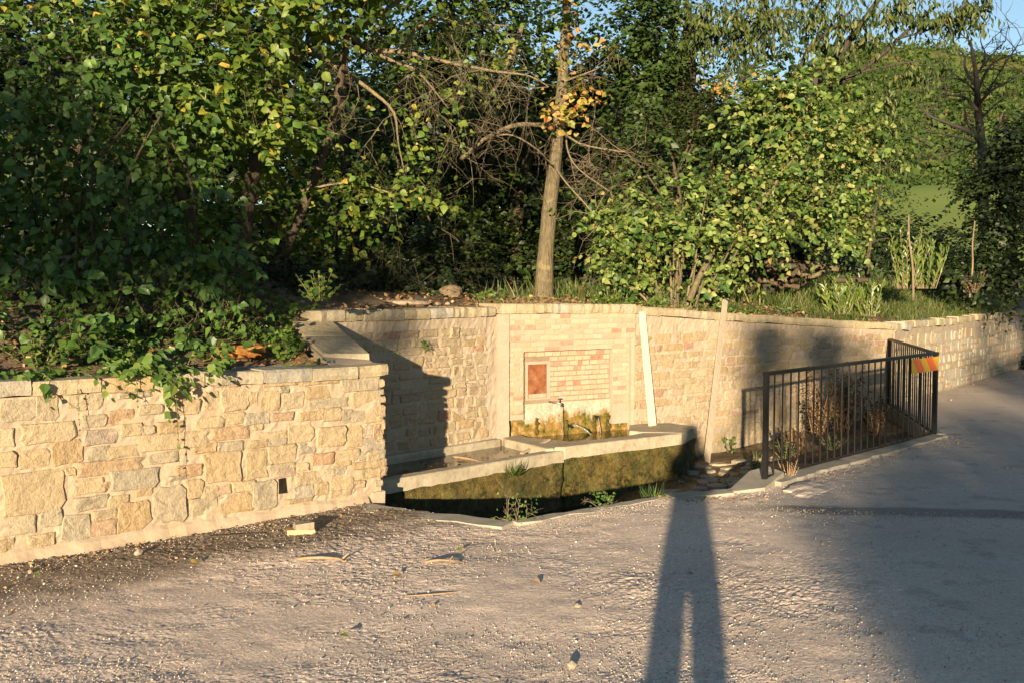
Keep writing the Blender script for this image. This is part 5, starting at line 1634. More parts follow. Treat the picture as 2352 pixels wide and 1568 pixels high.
# ================================================================== bank cover
# grass
i0, i1 = bank_index(F1 + DR * 0.6), len(pts) - 4
iA2, iA3 = bank_index(A2), bank_index(A3)
gb, gh = [], []
for _ in range(24000):
    fi = R.uniform(i0, iA3 + 2) if R.random() < 0.9 else R.uniform(i0, iA3 + 6)
    d = 0.10 + abs(R.gauss(0, 1.1)) + (0.25 if fi < iA2 - 6 else 0)
    q = bank_at(fi, d)
    dens = fbm(q.x, q.y, 0, 0.9)
    if fi < iA2 - 5 and d < 0.9 and dens < 0.25:
        continue
    if dens < -0.35:
        continue
    gb.append(q)
    gh.append((0.10 + 0.16 * min(1, d / 1.2)) * R.uniform(0.6, 1.3))
gb = np.array(gb)
k = len(gb)
lv = Leaves()
lv.add(gb - np.array([0, 0, 0.01]), np.stack([NR.normal(0, .42, k), NR.normal(0, .42, k), np.ones(k)], 1), NR.normal(0, 1, (k, 3)) + np.array([0, -0.6, 0]), np.array(gh), NR.uniform(0, 0.99, k) ** 1.3)
leaf_mesh('grass', (T_BLADE[0] * np.array([1, 1.0, 1]), T_BLADE[1]), lv.arr(), M['grass'], None)
# straw and dry grass just behind the caps
gb = []
for _ in range(5200):
    fi = R.uniform(bank_index(B1), bank_index(F1 + DR * 3.2))
    d = 0.12 + abs(R.gauss(0, 0.35))
    q = bank_at(fi, d)
    if fbm(q.x, q.y, 3, 1.5) > -0.25:
        gb.append(q)
gb = np.array(gb)
k = len(gb)
lv = Leaves()
lv.add(gb, np.stack([NR.normal(0, 1, k), NR.normal(0, 1, k), NR.uniform(0.0, 0.7, k)], 1), NR.normal(0, 0.5, (k, 3)) + np.array([0, 0, 1]), NR.uniform(0.04, 0.11, k), NR.uniform(0, 0.99, k))
leaf_mesh('straw', T_BLADE, lv.arr(), M['straw_grass'], None)
# dead leaves
lb_ = []
for _ in range(5200):
    r0 = R.random()
    if r0 < 0.5:
        fi = R.uniform(bank_index(LFAR), bank_index(B0 - DB * 0.25))
        d = 0.12 + abs(R.gauss(0, 0.7))
    else:
        fi = R.uniform(bank_index(B0), iA2)
        d = 0.12 + abs(R.gauss(0, 1.2))
    lb_.append(bank_at(fi, d))
lb_ = np.array(lb_)
k = len(lb_)
lv = Leaves()
lv.add(lb_ + np.array([0, 0, 0.012]), NR.normal(0, 1, (k, 3)) * np.array([1, 1, 0.25]), NR.normal(0, 0.45, (k, 3)) + np.array([0, 0, 1]), NR.uniform(0.025, 0.07, k), NR.uniform(0, 0.99, k))
leaf_mesh('leaf_litter', T_ROUND, lv.arr(), M['leaf_litter'], None)
# low green ground cover in patches
lb_ = []
for _ in range(9500):
    fi = R.uniform(bank_index(LFAR), bank_index(B0)) if R.random() < 0.72 else R.uniform(bank_index(B1), iA2)
    d = 0.12 + abs(R.gauss(0, 0.9))
    q = bank_at(fi, d)
    if fbm(q.x, q.y, 8, 1.3) > (-0.12 if q.x < -0.9 else 0.12):
        lb_.append(q)
lb_ = np.array(lb_)
k = len(lb_)
lv = Leaves()
lv.add(lb_ + np.stack([np.zeros(k), np.zeros(k), NR.uniform(0.01, 0.11, k)], 1), NR.normal(0, 1, (k, 3)) * np.array([1, 1, 0.4]), NR.normal(0, 0.5, (k, 3)) + np.array([0, -0.4, 1]), NR.uniform(0.03, 0.065, k), NR.uniform(0, 0.9, k))
leaf_mesh('ground_cover', T_ROUND, lv.arr(), M['leaf_ivy'], None)
# slope dressing behind the far-left shrubs
for (u, v0, Y, nst, hgt, lab, mt) in ((500, 770, 8.5, 20, 0.55, 'pale variegated small leaved bush above the orange log', 'leaf_laurel'), (735, 805, 8.12, 16, 0.26, 'green leafy creeper clump at the right end of the low wall top', 'leaf_ivy'), (655, 812, 8.0, 12, 0.20, 'small green creeper clump just right of the orange log', 'leaf_ivy'), (90, 800, 6.9, 16, 0.30, 'green creeper clump on the low wall top at far left', 'leaf_ivy'), (1520, 700, 12.25, 16, 0.22, 'low green weeds at the foot of the yellowing hazel', 'leaf_weed'), (1800, 690, 13.4, 14, 0.2, 'low green weeds in front of the woodpile', 'leaf_weed')):
    leafy_weed('creeper' if mt == 'leaf_ivy' else 'bush' if mt == 'leaf_laurel' else 'weed', lab, gz(u, v0, Y), nst, hgt, 0.055, mt, T_HEART if mt == 'leaf_ivy' else T_SIMPLE, 'heart' if mt == 'leaf_ivy' else 'simple', spread=1.1 if hgt < 0.4 else 0.8, cat='creeper' if mt == 'leaf_ivy' else 'bush' if mt == 'leaf_laurel' else 'weed', nl=9)
# bindweed over the cap, with hanging strands
lv, tw = Leaves(), MB()
cr = plant('bindweed', 'bright green bindweed trailing over the cap stones and down the low wall', 'climbing plant', (PL0 + DL * 0.9 + Vector((0, 0, 1.03))))
for i in range(70):
    s_ = R.uniform(-0.6, 1.7) if R.random() < 0.65 else R.gauss(0.95, 0.16)
    p = PL0 + DL * s_ - NL * R.uniform(0.05, 0.3)
    z0 = zl(s_) + R.uniform(0.0, 0.06)
    shoot(lv, (p.x, p.y, z0), (NL.x * R.uniform(-.2, 1) + DL.x * R.gauss(0, .8), NL.y * R.uniform(-.2, 1) + DL.y * R.gauss(0, .8), R.uniform(0.0, 0.6)), R.uniform(0.15, 0.45), 8, 0.062, 0.5, (NL.x, NL.y, 0.2), tw, up=0.4, face=0.9, hang=0.6, tr=0.003)
for (u, v0, v1, ns, sz) in ((375, 850, 965, 12, 0.058), (95, 872, 910, 4, 0.06), (395, 880, 1110, 14, 0.026), (170, 890, 1000, 9, 0.022), (305, 868, 935, 5, 0.035)):
    s_, z0 = on_plane(u, v0, PL0, DL)
    _, z1 = on_plane(u, v1, PL0, DL)
    p = PL0 + DL * s_ + NL * 0.06
    shoot(lv, (p.x, p.y, z0), (0.02, 0.01, -1), z0 - z1, ns, sz, 0.0, (NL.x, NL.y, 0.2), tw, up=0.15, face=1.0, hang=0.6, lean=0.4, tr=0.0025)
foliage(lv, 'heart', T_HEART, M['leaf_ivy'], cr, 220)
tw.build('stem', M['twig'], cr)

# rocks, log, woodpile, rubble
def rock(name, label, c, r, mat, sq=(1, 1, 0.7), cat='stone', group=None, sub=2):
    bm = bmesh.new()
    bmesh.ops.create_icosphere(bm, subdivisions=sub, radius=1.0)
    ph = R.uniform(0, 50)
    for v_ in bm.verts:
        k_ = 1 + 0.28 * fbm(v_.co.x + ph, v_.co.y, v_.co.z, 1.2)
        v_.co = Vector((v_.co.x * sq[0], v_.co.y * sq[1], v_.co.z * sq[2])) * r * k_
    me = bpy.data.meshes.new(name)
    bm.to_mesh(me)
    bm.free()
    me.materials.append(mat)
    o = bpy.data.objects.new(name, me)
    C.objects.link(o)
    o.location = c
    o.rotation_euler = (0, 0, R.uniform(0, 6))
    return tag(o, label, cat, group)
rock('boulder', 'rounded brownish boulder in the half shade left of the straight trunk', onbank(1035, 684, 0.05), 0.13, M['soil'])
rock('flat_stone', 'grey slab of stone lying in the shade behind the high wall', onbank(925, 699, 0.0), 0.16, M['stone_grey'], (1.4, 0.7, 0.3))
rock('flat_stone', 'mossy greenish slab standing on the bank right of the straight trunk', onbank(1338, 694, 0.04), 0.10, M['moss_face'], (0.9, 0.4, 1.1))
for i, u in enumerate((965, 985, 1005, 1028)):
    q = onbank(u, 700, 0.01)
    rock('pebble', ['leftmost of four small white stones behind the high wall cap', 'second white stone from the left behind the high wall cap', 'third white stone from the left behind the high wall cap', 'rightmost white stone behind the high wall cap, next to the fountain'][i], q, R.uniform(0.018, 0.03), M['rubble'], group='white stones behind the high wall cap', sub=1)
a, b = onbank(488, 824, 0.045), onbank(603, 822, 0.05)
mb = MB()
n_ = 14
dirl = (b - a)
mb.tube([a + dirl * (i / n_) + Vector((0, 0, 0.0015 * math.sin(i))) for i in range(n_ + 1)], [0.046 + 0.004 * i / n_ for i in range(n_ + 1)], 12, wob=0.05)
lg = mb.build('log', M['log'], smooth=True, loc=a)
tag(lg, 'short orange cut log lying on the bank just behind the low wall cap', 'log')
wp = plant('woodpile', 'heap of old logs and roots under the right side of the yellowing hazel', 'woodpile', gz(1840, 640, 14.2))
for i in range(26):
    mb = MB()
    u, v_ = R.gauss(1840, 46), R.uniform(596, 656)
    p = at(u, v_, 14.2 + R.uniform(-.25, .25))
    d = Vector((R.gauss(0, 1), R.gauss(-.6, 0.5), R.gauss(0, 0.25))).normalized() * R.uniform(0.12, 0.3)
    r0 = R.uniform(0.02, 0.05)
    limb(mb, [p - d, p + Vector((0, 0, R.uniform(-.02, .03))), p + d], r0, r0 * 0.8, 7)
    mb.build('log', R.choice([M['bark'], M['twig_dark'], M['bark_dark'], M['bark_dark']]), wp, smooth=True)
bp = plant('brush_pile', 'dark heap of fallen branches left of the yellowing hazel stems', 'brush pile', gz(1410, 660, 13.6))
for i in range(20):
    mb = MB()
    p = at(R.gauss(1415, 40), R.uniform(632, 668), 13.5 + R.uniform(-.2, .2))
    d = Vector((1, R.gauss(0, .4), R.gauss(0.25, 0.15))) * R.uniform(0.2, 0.45)
    limb(mb, [p - d, p, p + d], 0.018, 0.008, 5)
    mb.build('branch', R.choice([M['bark_dark'], M['bark_grey']]), bp, smooth=True)

# ---- scrub on the hill
lv = Leaves()
b_l, a_l, n_l, s_l, r_l = [], [], [], [], []
for _ in range(4600):
    y_ = 148 + 182 * R.random() ** 1.35
    x_ = y_ * R.uniform(0.18, 0.62)
    z_ = hill_z(x_, y_)
    dens = fbm(x_, y_, 5, 0.03)
    if dens < -0.42 and y_ > 165:
        continue
    r = R.uniform(0.9, 2.4) * (1.5 if y_ > 300 else 1) * (1.4 if R.random() < 0.12 else 1)
    n_ = 22
    q = nrm_(NR.normal(0, 1, (n_, 3)))
    q[:, 2] = np.abs(q[:, 2])
    c = np.array([x_, y_, z_])
    b_l.append(c + q * r * np.array([1, 1, 0.9]) * NR.uniform(0.5, 1.0, (n_, 1)))
    a_l.append(NR.normal(0, 1, (n_, 3)))
    n_l.append(q + NR.normal(0, 0.3, (n_, 3)))
    s_l.append(NR.uniform(0.4, 1.0, n_) * r * 0.55)
    r_l.append(np.clip(R.random() * 0.7 + NR.uniform(0, 0.3, n_), 0, 0.99))
lv.add(np.concatenate(b_l), np.concatenate(a_l), np.concatenate(n_l), np.concatenate(s_l), np.concatenate(r_l))
leaf_mesh('hill_scrub', T_ROUND, lv.arr(), M['scrub'], None)
# ================================================================== railing and sign
RL = thing('railing', 'black iron railing with thin upright bars guarding the fountain pit at the roadside', 'railing', FP)
Hp = 0.875
def post(P, zt, zb=-0.15, w=0.019, name='post'):
    mb = MB()
    mb.box((P.x, P.y, (zt + zb) / 2), FD * w, Vector((FD.y, -FD.x, 0)) * w, (0, 0, (zt - zb) / 2))
    return mb.build(name, M['black_metal'], RL)
zFP, zFK, zFR = 0.88, 0.875, 0.88
post(FP, zFP)
post(FK, zFK - 0.002, w=0.02)
post(FR, zFR - 0.002, w=0.016)
def bar(a, b, w, h, name, ext=0.02):
    D = (b - a).normalized()
    mb = MB()
    c = (a + b) / 2
    mb.box(c, D * ((b - a).length / 2 + ext), Vector((D.y, -D.x, 0)).normalized() * w, Vector((0, 0, h)))
    return mb.build(name, M['black_metal'], RL)
up = lambda p, z_: Vector((p.x, p.y, z_))
bar(up(FP, zFP + 0.012), up(FK, zFK + 0.012), 0.024, 0.014, 'top_rail', 0.022)
bar(up(FK, zFK + 0.009), up(FR, zFR + 0.009), 0.022, 0.013, 'top_rail', -0.024)
bar(up(FP, 0.055), up(FK, 0.05), 0.013, 0.007, 'bottom_rail', -0.02)
bar(up(FK, 0.05), up(FR, 0.05), 0.013, 0.007, 'bottom_rail', -0.02)
mb = MB()
mb.tube([(0, 0, 0), (0, 0, 1)], 0.0075, 6)
o = mb.build('bar', M['black_metal'])
bar_me = o.data
bpy.data.objects.remove(o)
for (a, b, n) in ((FP, FK, 26), (FK, FR, 23)):
    for i in range(1, n):
        p = a.lerp(b, i / n)
        put('bar', bar_me, RL, (p.x, p.y, 0.058), None, (1, 1, 0.82))
# warning plate hung under the rail at the corner
sg = thing('warning_sign', 'small yellow plate with slanting orange stripes fixed below the railing corner', 'sign', FK - FD * 0.4 + Vector((0, 0, 0.74)))
NFd = Vector((FD.y, -FD.x, 0))
def sp(s_, z_, o_):
    p = FK - FD * s_ + NFd * o_
    return Vector((p.x, p.y, z_))
mb = MB()
W_, zt_, zb_ = 0.70, 0.858, 0.715
mb.box(sp(W_ / 2 + 0.015, (zt_ + zb_) / 2, 0.030), FD * W_ / 2, NFd * 0.003, (0, 0, (zt_ - zb_) / 2))
mb.build('plate', M['yellow'], sg)
for k in range(2):
    s0 = W_ + 0.015 - 0.02 - k * 0.33
    mb = MB()
    w, sl = 0.17, 0.15
    for o_ in (0.0335, 0.0350):
        pass
    q = [sp(s0, zt_ - 0.001, 0.0336), sp(s0 - w, zt_ - 0.001, 0.0336), sp(max(0.018, s0 - w - sl), zb_ + 0.001, 0.0336), sp(s0 - sl, zb_ + 0.001, 0.0336)]
    q2 = [p + NFd * 0.0015 for p in q]
    mb.add(q + q2, [(3, 2, 1, 0), (4, 5, 6, 7), (0, 1, 5, 4), (1, 2, 6, 5), (2, 3, 7, 6), (3, 0, 4, 7)])
    mb.build('stripe', M['orange'], sg)

# ================================================================== boards and sticks
def board(label, b0, t0, w0, w1, th, mat, name='board'):
    """plank from foot b0 to head t0; widths at foot and head"""
    d = (t0 - b0).normalized()
    sd_ = Vector((DR.x, DR.y, 0))
    sd_ = (sd_ - d * sd_.dot(d)).normalized()
    nn = d.cross(sd_).normalized()
    mb = MB()
    v = []
    m = 10
    for i in range(m + 1):
        c = b0.lerp(t0, i / m)
        w = w0 + (w1 - w0) * i / m
        for (x_, y_) in ((-1, -1), (1, -1), (1, 1), (-1, 1)):
            v.append(c + sd_ * (w / 2 * x_ + R.uniform(-.0008, .0008)) + nn * (th / 2 * y_))
    f = [(i * 4 + k, i * 4 + (k + 1) % 4, i * 4 + 4 + (k + 1) % 4, i * 4 + 4 + k) for i in range(m) for k in range(4)]
    f += [(3, 2, 1, 0), tuple(m * 4 + k for k in range(4))]
    mb.add(v, f)
    o = mb.build(name, M[mat], loc=b0)
    return tag(o, label, 'board')
NRr = Vector((DR.y, -DR.x, 0))
def wallpt(u, v, off):
    s_, z_ = on_plane(u, v, F1, DR)
    p = F1 + DR * s_ + NRr * off
    return Vector((p.x, p.y, z_))
bf = Z(1487, 982, 0.14)
hd = wallpt(1463, 716, 0.075)
board('bright cream tapered board leaning on the wall right of the brick fountain', Vector((hd.x + 0.11, hd.y - 0.06, 0.136)), hd, 0.093, 0.075, 0.022, 'board_pale')
q = Z(1623, 1060, -0.275)
board('tall weathered grey brown plank leaning on the cap of the right wall', q, wallpt(1650, 690, 0.10), 0.085, 0.066, 0.02, 'board')
def stick(label, pp, r0, r1, mat='stick', name='stick', cat='stick', extra=None):
    mb = MB()
    limb(mb, pp, r0, r1, 6)
    if extra:
        for e_ in extra:
            limb(mb, e_, r1, r1 * 0.5, 5)
    o = mb.build(name, M[mat], smooth=True, loc=pp[0])
    return tag(o, label, cat)
# lath across the trough partition, stick floating in the lower basin
a, b = Z(1198, 1040, 0.055), Z(1262, 1008, 0.145)
mb = MB()
d = (b - a)
mb.box((a + b) / 2, d / 2, Vector((d.y, -d.x, 0)).normalized() * 0.018, (0, 0, 0.006))
tag(mb.build('lath', M['board'], loc=a), 'pale lath lying across the trough partition, one end in the water', 'lath')
stick('brown stick floating in the lower basin', [Z(1040, 1048, 0.046), Z(1080, 1053, 0.048), Z(1112, 1062, 0.048)], 0.012, 0.009)
# floating leaves in the lower basin
fl = []
for _ in range(46):
    u, v_ = R.uniform(960, 1220), R.uniform(1025, 1075)
    q = Z(u, v_, 0.046)
    if (q - T1).dot(nl) < -0.16 and (q - B1).dot(Vector((DB.y, -DB.x, 0))) > 0.1:
        fl.append(np.array(q))
fl = np.array(fl)
k = len(fl)
lv = Leaves()
lv.add(fl, NR.normal(0, 1, (k, 3)) * np.array([1, 1, 0.05]), NR.normal(0, 0.2, (k, 3)) + np.array([0, 0, 1]), NR.uniform(0.02, 0.045, k), NR.uniform(0.3, 0.99, k))
leaf_mesh('floating_leaves', T_ROUND, lv.arr(), M['leaf_litter'], None)

# ---- small things on the road
p = Z(692, 1226)
mb = MB()
mb.box((p.x, p.y, 0.02), Vector((0.085, 0.02, 0)), Vector((-0.012, 0.05, 0)), (0, 0, 0.019), jit=0.006)
tag(mb.build('brick_fragment', M['straw'], loc=(p.x, p.y, 0)), 'orange brick fragment on the road with a pale stone on top of it', 'brick')
mb = MB()
mb.box((p.x + 0.012, p.y + 0.01, 0.058), Vector((0.056, 0.02, 0)), Vector((-0.015, 0.045, 0)), (0, 0, 0.0185), jit=0.007)
tag(mb.build('pale_stone', M['rubble'], loc=(p.x, p.y, 0.04)), 'pale squarish stone lying on the orange brick fragment', 'stone')
stick('bowed pale stick with a forked end on the road, below the brick fragment', [Z(680, 1283, 0.01), Z(735, 1279, 0.03), Z(786, 1283, 0.012)], 0.010, 0.008, extra=[[Z(786, 1283, 0.012), Z(793, 1276, 0.03), Z(803, 1268, 0.05)], [Z(782, 1282, 0.014), Z(790, 1288, 0.012), Z(796, 1286, 0.02)]])
stick('curved brown twig on the road right of the bowed stick', [Z(975, 1290, 0.008), Z(1005, 1285, 0.03), Z(1032, 1286, 0.035), Z(1060, 1285, 0.01)], 0.008, 0.005, extra=[[Z(1032, 1286, 0.035), Z(1040, 1276, 0.07)]])
stick('thin straight straw on the pale part of the road', [Z(930, 1368, 0.006), Z(1000, 1363, 0.012), Z(1060, 1357, 0.006)], 0.004, 0.003)
stick('thin dark twig lying close to the wall foot', [Z(470, 1232, 0.008), Z(530, 1228, 0.015), Z(610, 1222, 0.008)], 0.006, 0.004, 'bark_dark')
for (u, v, r, lab) in ((318, 1273, 0.032, 'grey stone on the dark soil near the low wall'), (1326, 1395, 0.022, 'sharp pale stone on the sunlit road left of the long leg shadow'), (1313, 1533, 0.026, 'pale stone near the bottom edge left of the leg shadow'), (1890, 1250, 0.014, 'small stone in the shaded part of the road'), (2060, 1570, 0.016, 'small stone at the bottom edge in the shade'), (70, 985 + 330, 0.02, 'small stone at the foot of the low wall'), (1585, 1320, 0.02, 'small stone inside the long leg shadow'), (1650, 1350, 0.022, 'pale stone just right of the leg shadow')):
    q = Z(u, v)
    rock('stone', lab, (q.x, q.y, r * 0.4), r, M['rubble'], (1, 0.8, 0.75), sub=1)
fallen = [(440, 1291, 'leaf_orange', 'curled yellow brown leaf alone on the dark soil, below the wall hole'), (232, 1328, 'leaf_litter', 'brown leaf at the pale edge of the dark soil strip'), (90, 1318, 'leaf_ivy', 'pale green leaf at the foot of the low wall, far left'), (1058, 1262, 'leaf_orange', 'orange leaf on the road above the curved brown twig'), (918, 1320, 'leaf_orange', 'ochre leaf just left below the curved brown twig'), (780, 1457, 'leaf_orange', 'ochre leaf farthest out on the open sunlit road'), (1240, 1338, 'leaf_litter', 'dull leaf on the road below the channel corner'), (560, 1262, 'leaf_litter', 'brown leaf on the dark soil left of the brick fragment'), (660, 1210, 'leaf_litter', 'brown leaf between wall foot and brick fragment'), (1270, 1215, 'leaf_orange', 'orange leaf right beside the kerb corner of the channel')]
for (u, v, m_n, lab) in fallen:
    q = Z(u, v, 0.018)
    lv = Leaves()
    lv.add(np.array([q]), np.array([[R.gauss(0, 1), R.gauss(0, 1), 0.3]]), np.array([[R.gauss(0, .4), -0.4, 1]]), np.array([R.uniform(0.035, 0.05)]), np.array([R.random() * 0.9]))
    o = leaf_mesh('fallen_leaf', T_HAZEL, lv.arr(), M[m_n], None, None, loc=q)
    tag(o, lab, 'leaf', 'fallen leaves on the road')

# ---- gravel scattered over the road and its edges
oct_v = np.array([(1, 0, 0), (-1, 0, 0), (0, 1, 0), (0, -1, 0), (0, 0, 1), (0, 0, -1)], float)
oct_f = np.array([(0, 2, 4), (2, 1, 4), (1, 3, 4), (3, 0, 4), (2, 0, 5), (1, 2, 5), (3, 1, 5), (0, 3, 5)], int)
gp, gs = [], []
N_G = 26000
while len(gp) < N_G:
    if R.random() < 0.14:                                     # swept along the kerb and wall foot
        a, b = R.choice(((PL0 - DL, PL1), (C2, FP), (FP, FK), (C1, C2), (Z(1760, 1166), Z(2352, 1182))))
        p = a.lerp(b, R.random()) + Vector((R.gauss(0.06, 0.12), -abs(R.gauss(0, 0.15)), 0))
        x_, y_ = p.x, p.y
    else:
        y_ = 3.7 + 6.3 * R.random() ** 1.7
        x_ = R.uniform(-0.5, 0.5) * y_
        c_ = fbm(x_, y_, 4, 1.1)
        if R.random() > 0.55 + 0.75 * c_ - (0.18 if x_ > 0.27 * y_ else 0):
            continue
    if not inside((x_, y_), outline):
        continue
    z_ = float(road_base(np.array([x_]), np.array([y_]))[0]) + 0.002
    r = 0.0019 + 0.0026 * R.random() ** 2 + (0.003 if R.random() < 0.05 else 0) + (0.005 if R.random() < 0.006 else 0)
    gp.append((x_, y_, z_ + r * 0.35))
    gs.append(r)
gp, gs = np.array(gp), np.array(gs)
V_ = gp[:, None, :] + gs[:, None, None] * (oct_v[None] * NR.uniform(0.6, 1.25, (N_G, 6, 1)) * np.array([1, 1, 0.8]) + NR.normal(0, 0.12, (N_G, 6, 3)))
F_ = (oct_f[None] + (np.arange(N_G) * 6)[:, None, None]).reshape(-1, 3)
t = NT('road gravel')
M['gravel'] = t.done(t.ramp(t.attr('rnd'), [(0, (0.2, 0.165, 0.13)), (0.4, (0.40, 0.33, 0.26)), (0.8, (0.52, 0.44, 0.35)), (1, (0.64, 0.58, 0.49))]), 0.9, 0.2)
o = mk('gravel', V_.reshape(-1, 3), F_, M['gravel'], rnd=np.repeat(NR.uniform(0, 1, N_G), 6))
tag(o, kind='stuff')

# ---- dry leaves, bark bits and straw blown together on the road edges
rb = []
while len(rb) < 900:
    k_ = R.random()
    if k_ < 0.34:
        p = PL0.lerp(PL1, R.uniform(-.1, 1)) + NL * abs(R.gauss(0.05, 0.28))
    elif k_ < 0.62:
        p = FP.lerp(FK, R.random()) - Vector((-FD.y, FD.x, 0)) * (0.1 + abs(R.gauss(0, 0.16)))
    elif k_ < 0.82:
        p = A2.lerp(A3, R.uniform(0.12, 1)) + Vector((DS.y, -DS.x, 0)) * (0.05 + abs(R.gauss(0, 0.3)))
    elif k_ < 0.92:
        p = C2.lerp(C3, R.random()) + Vector((R.gauss(0.1, 0.2), -0.08 - abs(R.gauss(0, 0.14)), 0))
    else:
        y_ = R.uniform(4, 10)
        p = Vector((R.uniform(-.5, .5) * y_, y_, 0))
    if inside((p.x, p.y), outline):
        rb.append((p.x, p.y, float(road_base(np.array([p.x]), np.array([p.y]))[0]) + R.uniform(0.003, 0.012)))
rb = np.array(rb)
k = len(rb)
lv = Leaves()
lv.add(rb, NR.normal(0, 1, (k, 3)) * np.array([1, 1, 0.25]), NR.normal(0, 0.5, (k, 3)) + np.array([0, -.2, 1]), NR.uniform(0.010, 0.034, k), NR.uniform(0, 0.99, k))
leaf_mesh('road_litter', T_SIMPLE, lv.arr(), M['leaf_litter'], None)

# ---- paving flags in the right part of the channel
fw = thing('stone_paving', 'rough wet paving stones between the trough end and the railing', 'paving', Z(1640, 1090, -0.28))
k = 0
for i in range(260):
    u, v_ = R.uniform(1540, 1770), R.uniform(1058, 1128)
    q = Z(u, v_, -0.27)
    if not inside((q.x, q.y), pit) or (q - F1).dot(NRr) < 0.06:
        continue
    ok = all((Vector((q.x, q.y, 0)) - w_).length > 0.155 for w_ in fw.get('_c', []) or []) if False else True
    for ch_ in fw.children:
        if (Vector((wloc(ch_).x, wloc(ch_).y, 0)) - Vector((q.x, q.y, 0))).length < 0.175:
            ok = False
            break
    if not ok or (q.x < T2.x + 0.1 and q.y > T2.y - 0.55):
        continue
    n = 8
    ph = R.uniform(0, 6)
    z0 = bed_z(q.x, q.y)
    hgt = R.uniform(0.012, 0.03)
    el, rad = R.uniform(0.7, 1.35), R.uniform(0.075, 0.12)
    v, ring = [], []
    for j in range(n):
        a_ = ph + 2 * PI * j / n
        rr = rad * R.uniform(0.8, 1.12)
        ring.append((math.cos(a_) * rr * el, math.sin(a_) * rr / el))
    v = [(q.x + x_ * 1.05, q.y + y_ * 1.05, z0 - 0.05) for x_, y_ in ring] + [(q.x + x_, q.y + y_, z0 + hgt * 0.7) for x_, y_ in ring] + [(q.x + x_ * 0.8, q.y + y_ * 0.8, z0 + hgt + R.uniform(-.004, .004)) for x_, y_ in ring] + [(q.x, q.y, z0 + hgt)]
    f = [(r_ * n + j, r_ * n + (j + 1) % n, (r_ + 1) * n + (j + 1) % n, (r_ + 1) * n + j) for r_ in range(2) for j in range(n)] + [(2 * n + j, 2 * n + (j + 1) % n, 3 * n) for j in range(n)]
    mk('paving_stone', v, f, M['flag'], fw, loc=(q.x, q.y, z0))
# brown leaves in the channel
cb = []
while len(cb) < 520:
    u, v_ = R.uniform(1330, 1900), R.uniform(1060, 1150)
    q = Z(u, v_, -0.28)
    if inside((q.x, q.y), pit) and q.x > 0.95:
        cb.append((q.x, q.y, bed_z(q.x, q.y) + R.uniform(0.012, 0.03)))
cb = np.array(cb)
k = len(cb)
lv = Leaves()
lv.add(cb, NR.normal(0, 1, (k, 3)) * np.array([1, 1, 0.2]), NR.normal(0, 0.4, (k, 3)) + np.array([0, 0, 1]), NR.uniform(0.02, 0.05, k), NR.uniform(0, 0.99, k))
leaf_mesh('channel_leaves', T_ROUND, lv.arr(), M['leaf_litter'], None)

# ---- weeds round the channel and railing
def cz(u, v, z_=-0.3):
    q = Z(u, v, z_)
    return Vector((q.x, q.y, bed_z(q.x, q.y)))
leafy_weed('weed', 'upright green weed with broad lobed leaves at the wall foot beside the tall plank', wallpt(1662, 1052, 0.10), 4, 0.30, 0.085, 'leaf_weed', T_HEART, 'heart', nl=8, spread=0.25, hang=0.2, singles=20)
leafy_weed('weed', 'bushy green weed behind the nearest railing post', cz(1735, 1070, -0.22), 12, 0.26, 0.05, 'leaf_weed', T_LAUREL, 'laurel', nl=12, spread=0.45)
for i, (u, v, h, nst, lab) in enumerate(((2010, 985, 0.85, 30, 'tall withered brown weed standing behind the railing'), (1950, 990, 0.72, 22, 'withered brown weed left of the tallest one behind the railing'), (2080, 985, 0.55, 20, 'low withered weed near the railing corner'), (1890, 1030, 0.30, 14, 'tangled dry weeds behind the middle of the railing'))):
    q = Z(u, v, 0.0) + Vector((-0.15, 0.75 if i < 2 else 0.55, 0))
    q.z = -0.1
    leafy_weed('dry_weed', lab, q, nst, h, 0.075, 'leaf_dry', T_LONG, 'long', nl=26, spread=0.45, hang=0.6, stem='stick')
for (u, v, h, lab) in ((1850, 1045, 0.22, 'green grassy weeds behind the left part of the railing'), (1960, 1025, 0.22, 'dark green weeds behind the right part of the railing')):
    q = Z(u, v, -0.05) + Vector((-0.1, 0.4, 0))
    q.z = -0.12
    leafy_weed('weed', lab, q, 22, h, 0.05, 'leaf_dark', T_LONG, 'long', nl=10, spread=1.0)
leafy_weed('dry_weed', 'small dry reddish weed in front of the railing near the first post', Z(1812, 1100), 12, 0.21, 0.018, 'leaf_dry', nl=9, spread=0.6, stem='stick')
tuft('grass_tuft', 'pale grass tuft at the wall foot behind the railing corner', 'grass tuft', Z(2172, 905) + Vector((0.1, 0.8, 0)), 260, 0.38, 0.14, M['straw_grass'], lean=0.25)
tuft('grass_tuft', 'green grass tuft hanging on the mossy trough front', 'grass tuft', Vector((0.012, 9.15, -0.03)), 120, 0.17, 0.06, M['grass'], lean=0.7)
tuft('grass_tuft', 'green grass blades at the channel edge below the trough end', 'grass tuft', C2 + Vector((-0.08, 0.06, -0.03)), 60, 0.17, 0.10, M['leaf_weed'], lean=0.6)
tuft('grass_tuft', 'low green tuft growing between the paving stones', 'grass tuft', cz(1705, 1103, -0.27), 110, 0.10, 0.12, M['grass'], lean=0.8)
stick('long thin green stalk rising from the channel edge', [C2 + Vector((-0.04, 0.07, -0.05)), Z(1513, 1090, 0.0) + Vector((0, -0.3, 0)), Z(1506, 1050, 0.0) + Vector((0, -1.2, 0.02))], 0.004, 0.002, 'twig', 'stalk', 'grass stalk')
